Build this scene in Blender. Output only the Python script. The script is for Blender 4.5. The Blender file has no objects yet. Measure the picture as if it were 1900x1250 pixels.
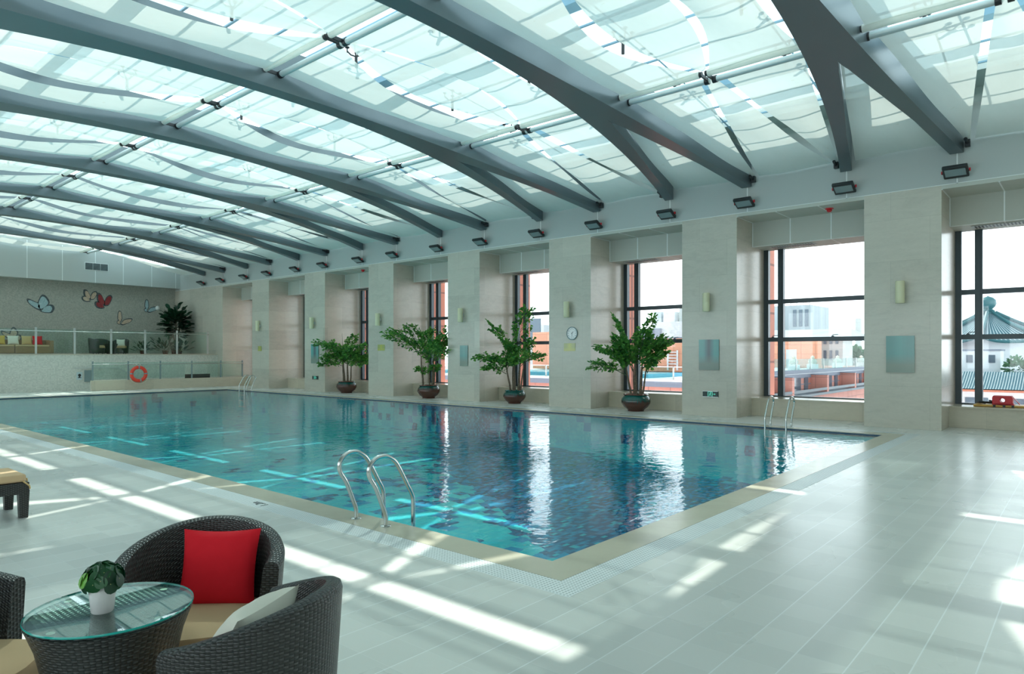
import bpy, bmesh, math, random
from mathutils import Vector, Matrix
C = bpy.context.scene
COL = C.collection
PI = math.pi
R = random.Random(7)

# ------------------------------------------------------------ camera, sky, sun, exposure
cd = bpy.data.cameras.new('camera')
cam = bpy.data.objects.new('camera', cd)
COL.objects.link(cam)
C.camera = cam
cd.sensor_width = 36.0
cd.lens = 36.0 * 1257.9 / 1900.0
cd.shift_y = 31.5 / 1900.0
cd.clip_end = 600
cam.location = (0, 0, 1.6)
cam.rotation_euler = (math.radians(90), 0, math.atan2(0.65142, 0.75872) - PI / 2)

W = bpy.data.worlds.new('sky')
C.world = W
W.use_nodes = True
nt = W.node_tree
bg = nt.nodes['Background']
tc = nt.nodes.new('ShaderNodeTexCoord')
sx = nt.nodes.new('ShaderNodeSeparateXYZ')
cr = nt.nodes.new('ShaderNodeValToRGB')
nt.links.new(tc.outputs['Generated'], sx.inputs[0])
nt.links.new(sx.outputs['Z'], cr.inputs[0])
nt.links.new(cr.outputs[0], bg.inputs[0])
cr.color_ramp.elements[0].color = (0.90, 0.96, 1.0, 1)
cr.color_ramp.elements[1].color = (0.184, 0.24, 0.26, 1)
cr.color_ramp.elements[1].position = 0.45
bg.inputs[1].default_value = 5.0

sd = bpy.data.lights.new('sun', 'SUN')
sd.energy = 5.2
sd.angle = math.radians(0.53)
sd.color = (1.0, 0.96, 0.88)
sun = bpy.data.objects.new('sun', sd)
COL.objects.link(sun)
sun.location = (30, 40, 40)
sun.rotation_euler = Vector((-0.55, -0.85, -1.0)).to_track_quat('-Z', 'Y').to_euler()

C.view_settings.view_transform = 'Standard'
C.view_settings.look = 'None'
C.view_settings.gamma = 1
C.view_settings.use_curve_mapping = False
C.view_settings.exposure = 0.6
C.cycles.use_denoising = True
C.cycles.max_bounces = 9
C.cycles.diffuse_bounces = 4
C.cycles.glossy_bounces = 4
C.cycles.transmission_bounces = 6
C.cycles.transparent_max_bounces = 24
C.cycles.caustics_reflective = False
C.cycles.caustics_refractive = False
C.cycles.sample_clamp_indirect = 6

# ------------------------------------------------------------ helpers
class MB:
    """collects shapes and links them as ONE mesh object"""
    def __init__(s):
        s.v = []; s.f = []; s.m = []; s.uv = []
    def add(s, vs, fs, mi=0, uvs=None):
        b = len(s.v)
        s.v += [tuple(p) for p in vs]
        for f in fs:
            s.f.append([i + b for i in f]); s.m.append(mi)
            s.uv.append([uvs[i] for i in f] if uvs else None)
        return s
    def box(s, x0, y0, z0, x1, y1, z1, mi=0):
        v = [(x, y, z) for z in (z0, z1) for y in (y0, y1) for x in (x0, x1)]
        return s.add(v, [(0, 2, 3, 1), (4, 5, 7, 6), (0, 1, 5, 4), (2, 6, 7, 3), (0, 4, 6, 2), (1, 3, 7, 5)], mi)
    def obox(s, M, sx, sy, sz, mi=0):
        v = [M @ Vector((x * sx / 2, y * sy / 2, z * sz / 2)) for z in (-1, 1) for y in (-1, 1) for x in (-1, 1)]
        return s.add(v, [(0, 2, 3, 1), (4, 5, 7, 6), (0, 1, 5, 4), (2, 6, 7, 3), (0, 4, 6, 2), (1, 3, 7, 5)], mi)
    def tube(s, pts, r, n=10, mi=0, cap=True):
        P = [Vector(p) for p in pts]
        rs = r if isinstance(r, (list, tuple)) else [r] * len(P)
        vs = []; fs = []
        up = None
        for i, p in enumerate(P):
            t = (P[min(i + 1, len(P) - 1)] - P[max(i - 1, 0)]).normalized()
            if up is None:
                a = Vector((0, 0, 1)) if abs(t.z) < .9 else Vector((1, 0, 0))
                up = (a - t * a.dot(t)).normalized()
            else:
                up = (up - t * up.dot(t)).normalized()
            sd_ = t.cross(up)
            for k in range(n):
                a = 2 * PI * k / n
                vs.append(p + (up * math.cos(a) + sd_ * math.sin(a)) * rs[i])
        for i in range(len(P) - 1):
            for k in range(n):
                k2 = (k + 1) % n
                fs.append((i * n + k, i * n + k2, (i + 1) * n + k2, (i + 1) * n + k))
        if cap:
            fs.append(tuple(range(n - 1, -1, -1)))
            fs.append(tuple((len(P) - 1) * n + k for k in range(n)))
        return s.add(vs, fs, mi)
    def lathe(s, prof, c=(0, 0, 0), n=32, mi=0, us=1.0, vs_=1.0):
        vs = []; fs = []; uv = []
        L = 0
        for i, (r, z) in enumerate(prof):
            if i: L += math.hypot(r - prof[i - 1][0], z - prof[i - 1][1])
            for k in range(n + 1):
                a = 2 * PI * k / n
                vs.append((c[0] + r * math.cos(a), c[1] + r * math.sin(a), c[2] + z))
                uv.append((k / n * us, L * vs_))
        m = n + 1
        for i in range(len(prof) - 1):
            for k in range(n):
                fs.append((i * m + k, i * m + k + 1, (i + 1) * m + k + 1, (i + 1) * m + k))
        return s.add(vs, fs, mi, uv)
    def prism(s, poly, fn, d, mi=0):
        """poly of 2-D points, fn(u,v,w) -> 3-D, from w=0 to w=d"""
        n = len(poly)
        v = [fn(a, b, 0) for a, b in poly] + [fn(a, b, d) for a, b in poly]
        fs = [tuple(range(n)), tuple(range(2 * n - 1, n - 1, -1))]
        for i in range(n):
            j = (i + 1) % n
            fs.append((i, i + n, j + n, j))
        return s.add(v, fs, mi)
    def grid(s, fn, nu, nv, mi=0, us=1, vs_=1, close=False):
        vs = []; uv = []; fs = []
        for i in range(nu + 1):
            for j in range(nv + 1):
                vs.append(fn(i / nu, j / nv)); uv.append((i / nu * us, j / nv * vs_))
        m = nv + 1
        for i in range(nu):
            for j in range(nv):
                fs.append((i * m + j, (i + 1) * m + j, (i + 1) * m + j + 1, i * m + j + 1))
        return s.add(vs, fs, mi, uv)
    def build(s, name, mats, parent=None, loc=None, smooth=False, bevel=0, recalc=True, weld=False, sub=0):
        me = bpy.data.meshes.new(name)
        o = Vector(loc) if loc is not None else Vector((0, 0, 0))
        me.from_pydata([tuple(Vector(p) - o) for p in s.v], [], s.f)
        if any(u for u in s.uv):
            ul = me.uv_layers.new(name='UVMap')
            i = 0
            for pi, u in enumerate(s.uv):
                for k in range(len(s.f[pi])):
                    ul.data[i].uv = u[k] if u else (0, 0)
                    i += 1
        for m in (mats if isinstance(mats, (list, tuple)) else [mats]):
            me.materials.append(m)
        for i, p in enumerate(me.polygons):
            p.material_index = s.m[i]; p.use_smooth = smooth
        if recalc or weld:
            b = bmesh.new(); b.from_mesh(me)
            if weld: bmesh.ops.remove_doubles(b, verts=b.verts, dist=1e-5)
            if recalc: bmesh.ops.recalc_face_normals(b, faces=b.faces)
            b.to_mesh(me); b.free()
        if smooth:
            try: me.set_sharp_from_angle(angle=math.radians(38))
            except Exception: pass
        ob = bpy.data.objects.new(name, me)
        COL.objects.link(ob)
        ob.location = o
        if parent is not None: ob.parent = parent
        if bevel:
            md = ob.modifiers.new('bevel', 'BEVEL'); md.width = bevel; md.segments = 2; md.limit_method = 'ANGLE'
        if sub:
            md = ob.modifiers.new('sub', 'SUBSURF'); md.levels = sub; md.render_levels = sub
        return ob

def tag(o, label, cat, group=None, kind=None):
    o['label'] = label; o['category'] = cat
    if group: o['group'] = group
    if kind: o['kind'] = kind
    return o
def struct(o):
    o['kind'] = 'structure'; return o
def thing(name, label, cat, loc=(0, 0, 0), rz=0, group=None):
    o = bpy.data.objects.new(name, None); COL.objects.link(o)
    o.empty_display_size = .1
    o.location = loc; o.rotation_euler = (0, 0, rz)
    return tag(o, label, cat, group)
def sroot(name, loc=(0, 0, 0)):
    o = bpy.data.objects.new(name, None); COL.objects.link(o)
    o.empty_display_size = .1; o.location = loc
    return struct(o)
def dup(root, loc, rz=None, label=None):
    def cp(o, par):
        c = o.copy(); COL.objects.link(c)
        if par is not None: c.parent = par
        for ch in list(o.children): cp(ch, c)
        return c
    r = cp(root, None)
    r.location = loc
    if rz is not None: r.rotation_euler = (0, 0, rz)
    if label: r['label'] = label
    return r
ORD = ['first', 'second', 'third', 'fourth', 'fifth', 'sixth', 'seventh', 'eighth', 'ninth', 'tenth', 'eleventh', 'twelfth',
       'thirteenth', 'fourteenth', 'fifteenth', 'sixteenth', 'seventeenth']

# ------------------------------------------------------------ materials
class NT:
    def __init__(s, name):
        s.m = bpy.data.materials.new(name); s.m.use_nodes = True
        s.t = s.m.node_tree; s.n = s.t.nodes; s.b = s.n['Principled BSDF']; s.out = s.n['Material Output']
    def node(s, typ, **kw):
        n = s.n.new('ShaderNode' + typ)
        for k, v in kw.items(): setattr(n, k, v)
        return n
    def link(s, a, b): s.t.links.new(a, b)
    def val(s, x, sock):
        if hasattr(x, 'is_output'): s.link(x, sock)
        else: sock.default_value = x
    def math(s, op, a, b=0.0, c=None):
        n = s.node('Math', operation=op)
        s.val(a, n.inputs[0]); s.val(b, n.inputs[1])
        if c is not None: s.val(c, n.inputs[2])
        return n.outputs[0]
    def pos(s): return s.node('NewGeometry').outputs['Position']
    def objco(s): return s.node('TexCoord').outputs['Object']
    def uv(s): return s.node('TexCoord').outputs['UV']
    def sep(s, v):
        n = s.node('SeparateXYZ'); s.link(v, n.inputs[0]); return n.outputs
    def comb(s, x, y, z):
        n = s.node('CombineXYZ'); s.val(x, n.inputs[0]); s.val(y, n.inputs[1]); s.val(z, n.inputs[2]); return n.outputs[0]
    def mapping(s, v, sc=(1, 1, 1), loc=(0, 0, 0)):
        n = s.node('Mapping'); s.link(v, n.inputs[0]); n.inputs['Scale'].default_value = sc; n.inputs['Location'].default_value = loc
        return n.outputs[0]
    def noise(s, v, scale, detail=3, rough=.5, dist=0):
        n = s.node('TexNoise'); s.link(v, n.inputs['Vector'])
        n.inputs['Scale'].default_value = scale; n.inputs['Detail'].default_value = detail
        n.inputs['Roughness'].default_value = rough; n.inputs['Distortion'].default_value = dist
        return n.outputs['Fac']
    def white(s, v):
        n = s.node('TexWhiteNoise', noise_dimensions='3D'); s.link(v, n.inputs['Vector']); return n.outputs['Value']
    def ramp(s, f, stops, const=False):
        n = s.node('ValToRGB'); s.val(f, n.inputs[0])
        r = n.color_ramp
        if const: r.interpolation = 'CONSTANT'
        while len(r.elements) < len(stops): r.elements.new(.5)
        for e, (p, c) in zip(r.elements, stops):
            e.position = p; e.color = (c[0], c[1], c[2], 1)
        return n.outputs[0]
    def mix(s, f, a, b):
        n = s.node('Mix', data_type='RGBA'); s.val(f, n.inputs[0])
        for x, i in ((a, 6), (b, 7)):
            if isinstance(x, tuple): n.inputs[i].default_value = (*x[:3], 1)
            else: s.link(x, n.inputs[i])
        return n.outputs[2]
    def bump(s, h, strength=.3, dist=.01):
        n = s.node('Bump'); s.link(h, n.inputs['Height']); n.inputs['Strength'].default_value = strength
        n.inputs['Distance'].default_value = dist
        s.link(n.outputs[0], s.b.inputs['Normal']); return n.outputs[0]
    def base(s, c, rough=None, metal=None, spec=None):
        if isinstance(c, tuple): s.b.inputs['Base Color'].default_value = (*c[:3], 1)
        else: s.link(c, s.b.inputs['Base Color'])
        if rough is not None: s.val(rough, s.b.inputs['Roughness'])
        if metal is not None: s.b.inputs['Metallic'].default_value = metal
        if spec is not None: s.b.inputs['Specular IOR Level'].default_value = spec
        return s
def plain(name, c, rough=.5, metal=0, spec=.5, var=.06, sc=3.0):
    k = NT(name)
    f = k.noise(k.objco(), sc, 3)
    lo = tuple(x * (1 - var) for x in c); hi = tuple(min(1, x * (1 + var)) for x in c)
    k.base(k.mix(f, lo, hi), rough, metal, spec)
    return k.m
def clear(name, tint, gloss=1.0, ior=1.45, rough=0.0, bump=None):
    """thin glass or water: Fresnel mix of a tinted see-through and a mirror reflection"""
    k = NT(name)
    tr = k.node('BsdfTransparent'); tr.inputs[0].default_value = (*tint, 1)
    gl = k.node('BsdfGlossy'); gl.inputs['Roughness'].default_value = rough
    gl.inputs[0].default_value = (gloss, gloss, gloss, 1)
    nb = bump(k) if bump else None
    g = k.node('NewGeometry')
    dt = k.node('VectorMath', operation='DOT_PRODUCT')
    k.link(g.outputs['Incoming'], dt.inputs[0]); k.link(nb if nb else g.outputs['Normal'], dt.inputs[1])
    c = k.math('SUBTRACT', 1.0, k.math('MINIMUM', k.math('ABSOLUTE', dt.outputs['Value']), 1.0))
    f0 = ((ior - 1) / (ior + 1)) ** 2
    fr = k.math('ADD', f0, k.math('MULTIPLY', k.math('POWER', c, 5.0), 1 - f0))
    mx = k.node('MixShader')
    k.link(fr, mx.inputs[0]); k.link(tr.outputs[0], mx.inputs[1]); k.link(gl.outputs[0], mx.inputs[2])
    k.link(mx.outputs[0], k.out.inputs[0])
    if nb: k.link(nb, gl.inputs['Normal'])
    return k.m

def stone_mat(name, base, tile, rough=.22, vein=.12):
    """polished cream marble in slabs"""
    k = NT(name)
    p = k.pos(); x, y, z = k.sep(p)
    w = k.math('ADD', x, y)
    tw, th = tile
    row = k.math('FLOOR', k.math('DIVIDE', z, th))
    wo = k.math('ADD', k.math('DIVIDE', w, tw), k.math('MULTIPLY', k.math('MODULO', row, 2.0), .5))
    colr = k.math('FLOOR', wo)
    rnd = k.white(k.comb(colr, row, 0.0))
    fz = k.math('FRACT', k.math('DIVIDE', z, th)); fw = k.math('FRACT', wo)
    jt = k.math('MAXIMUM', k.math('LESS_THAN', fz, .006), k.math('LESS_THAN', fw, .004))
    n1 = k.noise(k.mapping(p, (1.0, 1.0, 3.0)), 2.2, 6, .62, .8)
    n2 = k.noise(k.mapping(p, (1, 1, 2.2)), 14, 4, .6)
    f = k.math('ADD', k.math('MULTIPLY', n1, .6), k.math('ADD', k.math('MULTIPLY', n2, .25), k.math('MULTIPLY', rnd, .30)))
    lo = tuple(c * (1 - vein * 1.6) for c in base); hi = tuple(min(1, c * (1 + vein)) for c in base)
    c = k.ramp(f, [(.25, lo), (.55, base), (.85, hi)])
    c = k.mix(k.math('MULTIPLY', jt, .45), c, tuple(q * .55 for q in base))
    k.base(c, rough, 0, .5)
    return k.m
M = {}
M['stone'] = stone_mat('cream_marble', (.555, .53, .45), (1.47, .9))
M['stone2'] = stone_mat('cream_marble_bench', (.58, .53, .42), (1.2, 2.0), .18)
M['coping'] = stone_mat('coping_stone', (.66, .62, .48), (.9, 9.0), .25)

def tile_floor():
    k = NT('deck_tile')
    p = k.pos(); x, y, z = k.sep(p)
    a = k.math('DIVIDE', k.math('SUBTRACT', y, .445 - .2535 * 40), .2535); b = k.math('DIVIDE', k.math('ADD', x, 50.0), .2535)
    fa = k.math('FRACT', a); fb = k.math('FRACT', b)
    ja = k.math('LESS_THAN', fa, .028); jb = k.math('LESS_THAN', fb, .014)
    rnd = k.white(k.comb(k.math('FLOOR', a), k.math('FLOOR', b), 0.0))
    n = k.noise(p, 1.3, 2, .5)
    f = k.math('ADD', k.math('MULTIPLY', rnd, .6), k.math('MULTIPLY', n, .4))
    c = k.ramp(f, [(.2, (.66, .67, .63)), (.8, (.74, .745, .70))])
    c = k.mix(k.math('MULTIPLY', jb, .5), c, (.8, .82, .8))
    c = k.mix(ja, c, (.86, .88, .86))
    n3 = k.noise(p, .7, 3)
    k.base(c, k.ramp(n3, [(.3, (.24,) * 3), (.7, (.32,) * 3)]), 0, .5)
    return k.m
M['tile'] = tile_floor()

def grating():
    k = NT('drain_grating')
    p = k.pos(); x, y, z = k.sep(p)
    f = k.math('MINIMUM', k.math('FRACT', k.math('MULTIPLY', x, 34)), k.math('FRACT', k.math('MULTIPLY', y, 34)))
    h = k.math('GREATER_THAN', f, .45)
    c = k.mix(h, (.78, .82, .82), (.40, .45, .45))
    k.base(c, .4); k.bump(k.math('SUBTRACT', 1.0, h), .3, .01)
    return k.m
M['grating'] = grating()

def pool_tile():
    k = NT('pool_mosaic')
    p = k.pos(); x, y, z = k.sep(p)
    # gentle wobble of the patch outlines
    wob = k.math('MULTIPLY', k.math('SUBTRACT', k.noise(p, 5, 2), .5), .16)
    xx = k.math('ADD', x, wob); yy = k.math('ADD', y, wob)
    S = .23
    cx = k.math('FLOOR', k.math('DIVIDE', xx, S)); cy = k.math('FLOOR', k.math('DIVIDE', yy, S))
    cz = k.math('FLOOR', k.math('DIVIDE', z, S))
    cell = k.comb(cx, cy, cz)
    big = k.noise(k.mapping(cell, (.16, .16, .16)), 1.0, 2)
    rnd = k.white(cell)
    # deep-blue figure: wedge between two slanted lines in plan
    up = k.math('SUBTRACT', k.math('ADD', 12.9, k.math('MULTIPLY', k.math('SUBTRACT', y, 5.8), .285)), x)      # >0 left of the upper line
    lf = k.math('SUBTRACT', x, k.math('ADD', 6.2, k.math('MULTIPLY', k.math('MAXIMUM', k.math('SUBTRACT', y, 4.0), 0.0), .62)))
    lf2 = k.math('SUBTRACT', x, k.math('ADD', 8.85, k.math('MULTIPLY', k.math('SUBTRACT', y, 9.0), .95)))
    ins = k.math('MINIMUM', up, k.math('MINIMUM', lf, k.math('ADD', lf2, .3)))
    jag = k.math('ADD', ins, k.math('MULTIPLY', k.math('SUBTRACT', rnd, .5), .7))
    deep = k.math('GREATER_THAN', jag, 0.0)
    near = k.math('MAXIMUM', k.math('SUBTRACT', 1.0, k.math('DIVIDE', k.math('ABSOLUTE', k.math('MINIMUM', lf, k.math('ADD', lf2, .3))), 4.5)), 0.0)
    thr = k.math('ADD', .10, k.math('MULTIPLY', near, .40))
    patch = k.math('LESS_THAN', k.math('ADD', k.math('MULTIPLY', rnd, .8), k.math('MULTIPLY', big, .35)), k.math('ADD', thr, .10))
    s2 = .055
    fine = k.comb(k.math('FLOOR', k.math('DIVIDE', x, s2 * 2)), k.math('FLOOR', k.math('DIVIDE', y, s2)), k.math('FLOOR', k.math('DIVIDE', z, s2)))
    fr = k.white(fine)
    light = k.ramp(k.math('ADD', k.math('MULTIPLY', fr, .4), k.math('MULTIPLY', rnd, .6)),
                   [(0.0, (.01, .50, .72)), (.4, (.02, .63, .74)), (.7, (.04, .70, .76)), (1.0, (.14, .82, .82))])
    dark = k.ramp(fr, [(0.0, (.0, .10, .25)), (.45, (.0, .20, .42)), (.8, (.0, .31, .56)), (.95, (.02, .50, .64))], True)
    rn2 = k.white(k.comb(cy, cx, k.math('ADD', cz, 7.0)))
    patchc = k.mix(k.math('LESS_THAN', rn2, .45), dark, (.0, .36, .64))
    c = k.mix(patch, light, patchc)
    c = k.mix(deep, c, dark)
    topband = k.math('GREATER_THAN', z, -.075)
    c = k.mix(topband, c, (.02, .07, .13))
    k.base(c, .25)
    return k.m
M['pool'] = pool_tile()

def water_bump(k):
    p = k.pos()
    n1 = k.noise(k.mapping(p, (1.0, 1.5, 1)), 3.0, 2, .5, .6)
    n2 = k.noise(k.mapping(p, (1.4, 1.0, 1)), 9.0, 2, .5, .4)
    h = k.math('ADD', k.math('MULTIPLY', n1, 1.0), k.math('MULTIPLY', n2, .35))
    b = k.node('Bump'); k.link(h, b.inputs['Height']); b.inputs['Strength'].default_value = .35; b.inputs['Distance'].default_value = .016
    return b.outputs[0]
M['water'] = clear('pool_water', (.80, .99, .995), .74, 1.33, 0.0, water_bump)
M['glass'] = clear('window_glass', (.74, .76, .76), 1.0, 1.45)
M['roofglass'] = clear('roof_glass', (.82, .905, .90), 1.0, 1.45)
M['railglass'] = clear('balustrade_glass', (.86, .95, .93), 1.0, 1.5)
M['topglass'] = clear('table_glass', (.80, .93, .90), 1.0, 1.5)
M['glassrim'] = plain('glass_rim', (.02, .42, .36), .1)

def fabric():
    k = NT('shade_sail_fabric')
    p = k.pos()
    n = k.noise(k.mapping(p, (.6, 2.0, 1)), 1.6, 4, .6)
    st = k.noise(p, 4.5, 3, .7)
    c = k.mix(n, (.80, .82, .76), (.90, .91, .86))
    c = k.mix(k.math('MULTIPLY', k.math('GREATER_THAN', st, .70), .18), c, (.66, .56, .38))
    df = k.node('BsdfDiffuse'); tl = k.node('BsdfTranslucent'); tr = k.node('BsdfTransparent')
    k.link(c, df.inputs[0]); k.link(c, tl.inputs[0]); tr.inputs[0].default_value = (.8, .95, .95, 1)
    a = k.node('MixShader'); a.inputs[0].default_value = .26
    k.link(df.outputs[0], a.inputs[1]); k.link(tl.outputs[0], a.inputs[2])
    b = k.node('MixShader'); b.inputs[0].default_value = .11
    k.link(a.outputs[0], b.inputs[1]); k.link(tr.outputs[0], b.inputs[2])
    k.link(b.outputs[0], k.out.inputs[0])
    return k.m
M['sail'] = fabric()
M['arch'] = plain('arch_steel', (.15, .185, .20), .32, .4, .5, .05, 1.5)
M['tube'] = plain('sail_tube', (.52, .60, .60), .3, .2)
M['purlin'] = plain('roof_purlin', (.23, .40, .52), .45)
M['black'] = plain('black_metal', (.012, .014, .016), .4)
M['blackp'] = plain('black_plastic', (.02, .025, .027), .45)
M['paint'] = plain('white_paint', (.47, .51, .49), .5, 0, .4, .02, .6)
M['seam'] = plain('seam_white', (.84, .88, .86), .5)
M['soffit'] = plain('soffit_panel', (.52, .54, .48), .5, 0, .4, .02)
M['frame'] = plain('window_frame', (.045, .065, .075), .32, .3)
M['chrome'] = plain('brushed_steel', (.62, .64, .62), .2, 1.0)
M['steelpost'] = plain('steel_post', (.62, .64, .62), .4, .4)
M['red'] = plain('red_plastic', (.62, .02, .03), .4)
M['ring'] = plain('lifebuoy_red', (.80, .06, .03), .45)
M['lens'] = plain('lamp_lens', (.22, .30, .31), .15)
M['sconce'] = plain('cream_shade', (.72, .70, .47), .6)
M['terracotta'] = plain('terracotta', (.62, .22, .14), .6)
M['white'] = plain('white_ceramic', (.82, .82, .80), .25)
M['soil'] = plain('soil', (.05, .03, .02), .9, 0, .3, .3, 40)
M['wood'] = plain('board_wood', (.70, .42, .10), .4, 0, .5, .15, 8)
M['shelf'] = plain('shelf_dark', (.02, .02, .02), .5)
M['beige'] = plain('beige_cushion', (.66, .46, .27), .85, 0, .2, .05, 6)
M['sofa'] = plain('brown_wicker', (.32, .20, .10), .6, 0, .4, .15, 30)
M['cush_white'] = plain('white_cushion', (.82, .79, .68), .9, 0, .2, .04)
M['cush_yel'] = plain('yellow_cushion', (.72, .48, .10), .9, 0, .2)
M['cush_tan'] = plain('tan_cushion', (.66, .46, .22), .9, 0, .2)
M['dark_leaf'] = plain('dark_leaf', (.012, .05, .022), .35, 0, .5, .4, 9)
M['paleshrub'] = plain('pale_shrub', (.60, .62, .52), .8, 0, .3, .3, 8)
M['hedge'] = plain('hedge_leaf', (.12, .26, .14), .7, 0, .3, .5, 3)

def red_cloth():
    k = NT('red_cloth'); n = k.noise(k.objco(), 9, 3)
    k.base(k.mix(n, (.64, .008, .018), (.78, .016, .03)), .8, 0, .2)
    k.bump(k.noise(k.objco(), 14, 3), .25, .02)
    return k.m
M['cush_red'] = red_cloth()

def leaf(name, a, b, tr=.25):
    k = NT(name)
    g = k.node('NewGeometry')
    c = k.mix(g.outputs['Random Per Island'], a, b)
    k.base(c, .38, 0, .5)
    tl = k.node('BsdfTranslucent'); k.link(c, tl.inputs[0])
    mx = k.node('MixShader'); mx.inputs[0].default_value = tr
    k.link(k.b.outputs[0], mx.inputs[1]); k.link(tl.outputs[0], mx.inputs[2]); k.link(mx.outputs[0], k.out.inputs[0])
    return k.m
M['palm'] = leaf('palm_leaf', (.03, .19, .045), (.20, .50, .09), .45)
M['smallleaf'] = leaf('small_leaf', (.006, .045, .02), (.02, .12, .035), .15)
M['lime'] = leaf('lime_leaf', (.16, .50, .05), (.2, .55, .06), .3)
M['rubber'] = leaf('rubber_leaf', (.008, .035, .02), (.02, .09, .04), .1)

def bark():
    k = NT('cane_bark'); o = k.objco()
    n = k.noise(k.mapping(o, (14, 14, 60)), 1, 3)
    k.base(k.ramp(n, [(.3, (.07, .05, .03)), (.7, (.22, .17, .12))]), .8); k.bump(n, .5, .01)
    return k.m
M['bark'] = bark()

def glaze(name, green):
    """brown pot with a green glaze that ran down from the rim"""
    k = NT(name); o = k.objco(); x, y, z = k.sep(o)
    ang = k.math('ARCTAN2', y, x)
    drip = k.noise(k.comb(k.math('MULTIPLY', ang, 9.0), k.math('MULTIPLY', z, .6), 0.0), 1.0, 3)
    f = k.math('ADD', k.math('MULTIPLY', z, 5.0), k.math('SUBTRACT', k.math('MULTIPLY', drip, 1.3), 1.65 if green else 2.05))
    c = k.ramp(f, [(0.0, (.085, .032, .02)), (.35, (.05, .03, .026)), (.5, (.012, .07, .06)), (1.0, (.01, .11, .095))])
    c = k.mix(k.math('GREATER_THAN', z, .452), c, (.16, .055, .035))
    k.base(c, .14, 0, .6)
    return k.m
M['glaze'] = glaze('green_glaze', True)
M['glaze2'] = glaze('brown_glaze', False)

def wicker(name, a, b, scale):
    """basket weave in UV metres: strands run over and under each other"""
    k = NT(name)
    u, v, w = k.sep(k.uv())
    su = k.math('MULTIPLY', u, scale * .55); sv = k.math('MULTIPLY', v, scale)
    par = k.math('MODULO', k.math('ADD', k.math('FLOOR', su), k.math('FLOOR', sv)), 2.0)
    fu = k.math('FRACT', su); fv = k.math('FRACT', sv)
    hu = k.math('SINE', k.math('MULTIPLY', fu, PI)); hv = k.math('SINE', k.math('MULTIPLY', fv, PI))
    over = k.math('MULTIPLY', k.math('POWER', hv, .6), k.math('ADD', .45, k.math('MULTIPLY', hu, .55)))
    under = k.math('MULTIPLY', k.math('POWER', hu, .6), k.math('MULTIPLY', k.math('ADD', .35, k.math('MULTIPLY', hv, .3)), .55))
    h = k.math('ADD', k.math('MULTIPLY', over, k.math('SUBTRACT', 1.0, par)), k.math('MULTIPLY', under, par))
    c = k.ramp(h, [(0.0, a), (.9, b)])  # shade painted between strands, grey highlight painted on their crowns
    k.base(c, .33, 0, .55); k.bump(h, .9, .006)
    return k.m
M['wicker'] = wicker('dark_wicker', (.005, .005, .005), (.065, .065, .060), 95)
M['wickertop'] = wicker('grey_wicker', (.016, .02, .02), (.075, .088, .088), 95)

def mosaic(name, c0, c1, s=.05, rough=.35):
    k = NT(name); p = k.pos(); x, y, z = k.sep(p)
    a = k.math('DIVIDE', x, s); b = k.math('DIVIDE', z, s)
    r = k.white(k.comb(k.math('FLOOR', a), k.math('FLOOR', b), k.math('FLOOR', k.math('DIVIDE', y, s))))
    j = k.math('MAXIMUM', k.math('LESS_THAN', k.math('FRACT', a), .1), k.math('LESS_THAN', k.math('FRACT', b), .1))
    c = k.mix(r, c0, c1)
    n = k.noise(p, .35, 3)
    c = k.mix(k.math('MULTIPLY', n, .25), c, tuple(q * .8 for q in c0))
    c = k.mix(k.math('MULTIPLY', j, .35), c, tuple(q * .6 for q in c0))
    k.base(c, rough); return k.m
M['mosaic'] = mosaic('white_mosaic', (.60, .62, .56), (.76, .77, .70))
M['mosaic2'] = mosaic('grey_mosaic', (.37, .38, .33), (.49, .49, .43))
M['bf_dark'] = mosaic('butterfly_border', (.05, .07, .08), (.13, .15, .16))
M['bf_blue'] = mosaic('butterfly_blue', (.33, .50, .53), (.46, .62, .64))
M['bf_peach'] = mosaic('butterfly_peach', (.55, .42, .30), (.72, .58, .44))
M['bf_red'] = mosaic('butterfly_red', (.28, .03, .04), (.38, .06, .06))

def streak(name, mid, edge, low, vert=True):
    """frosted art glass with vertical bands"""
    k = NT(name); u, v, w = k.sep(k.uv())
    n = k.noise(k.comb(k.math('MULTIPLY', u, 30.0), 0.0, 0.0), 1.0, 4, .7)
    d = k.math('ABSOLUTE', k.math('SUBTRACT', u, .5))
    f = k.math('ADD', k.math('MULTIPLY', d, 2.0), k.math('MULTIPLY', k.math('SUBTRACT', n, .5), .7))
    c = k.ramp(f, [(.05, mid), (.55, edge)])
    c = k.mix(k.ramp(v, [(.2, (1, 1, 1)), (.5, (0, 0, 0))]), c, low)
    k.base(c, .15); return k.m
M['art_dark'] = streak('art_glass_dark', (.10, .14, .16), (.12, .36, .34), (.22, .28, .24))
M['art_teal'] = streak('art_glass_teal', (.14, .36, .34), (.13, .32, .30), (.24, .30, .25))
M['yellow'] = streak('yellow_sign', (.50, .50, .12), (.40, .42, .16), (.5, .5, .14))
M['exit_dark'] = plain('exit_dark', (.008, .03, .028), .3)
def emit(name, c, s):
    k = NT(name); k.base(c, .4); k.b.inputs['Emission Color'].default_value = (*c, 1); k.b.inputs['Emission Strength'].default_value = s
    return k.m
M['exit_green'] = emit('exit_green', (.10, .50, .38), .45)

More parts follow.
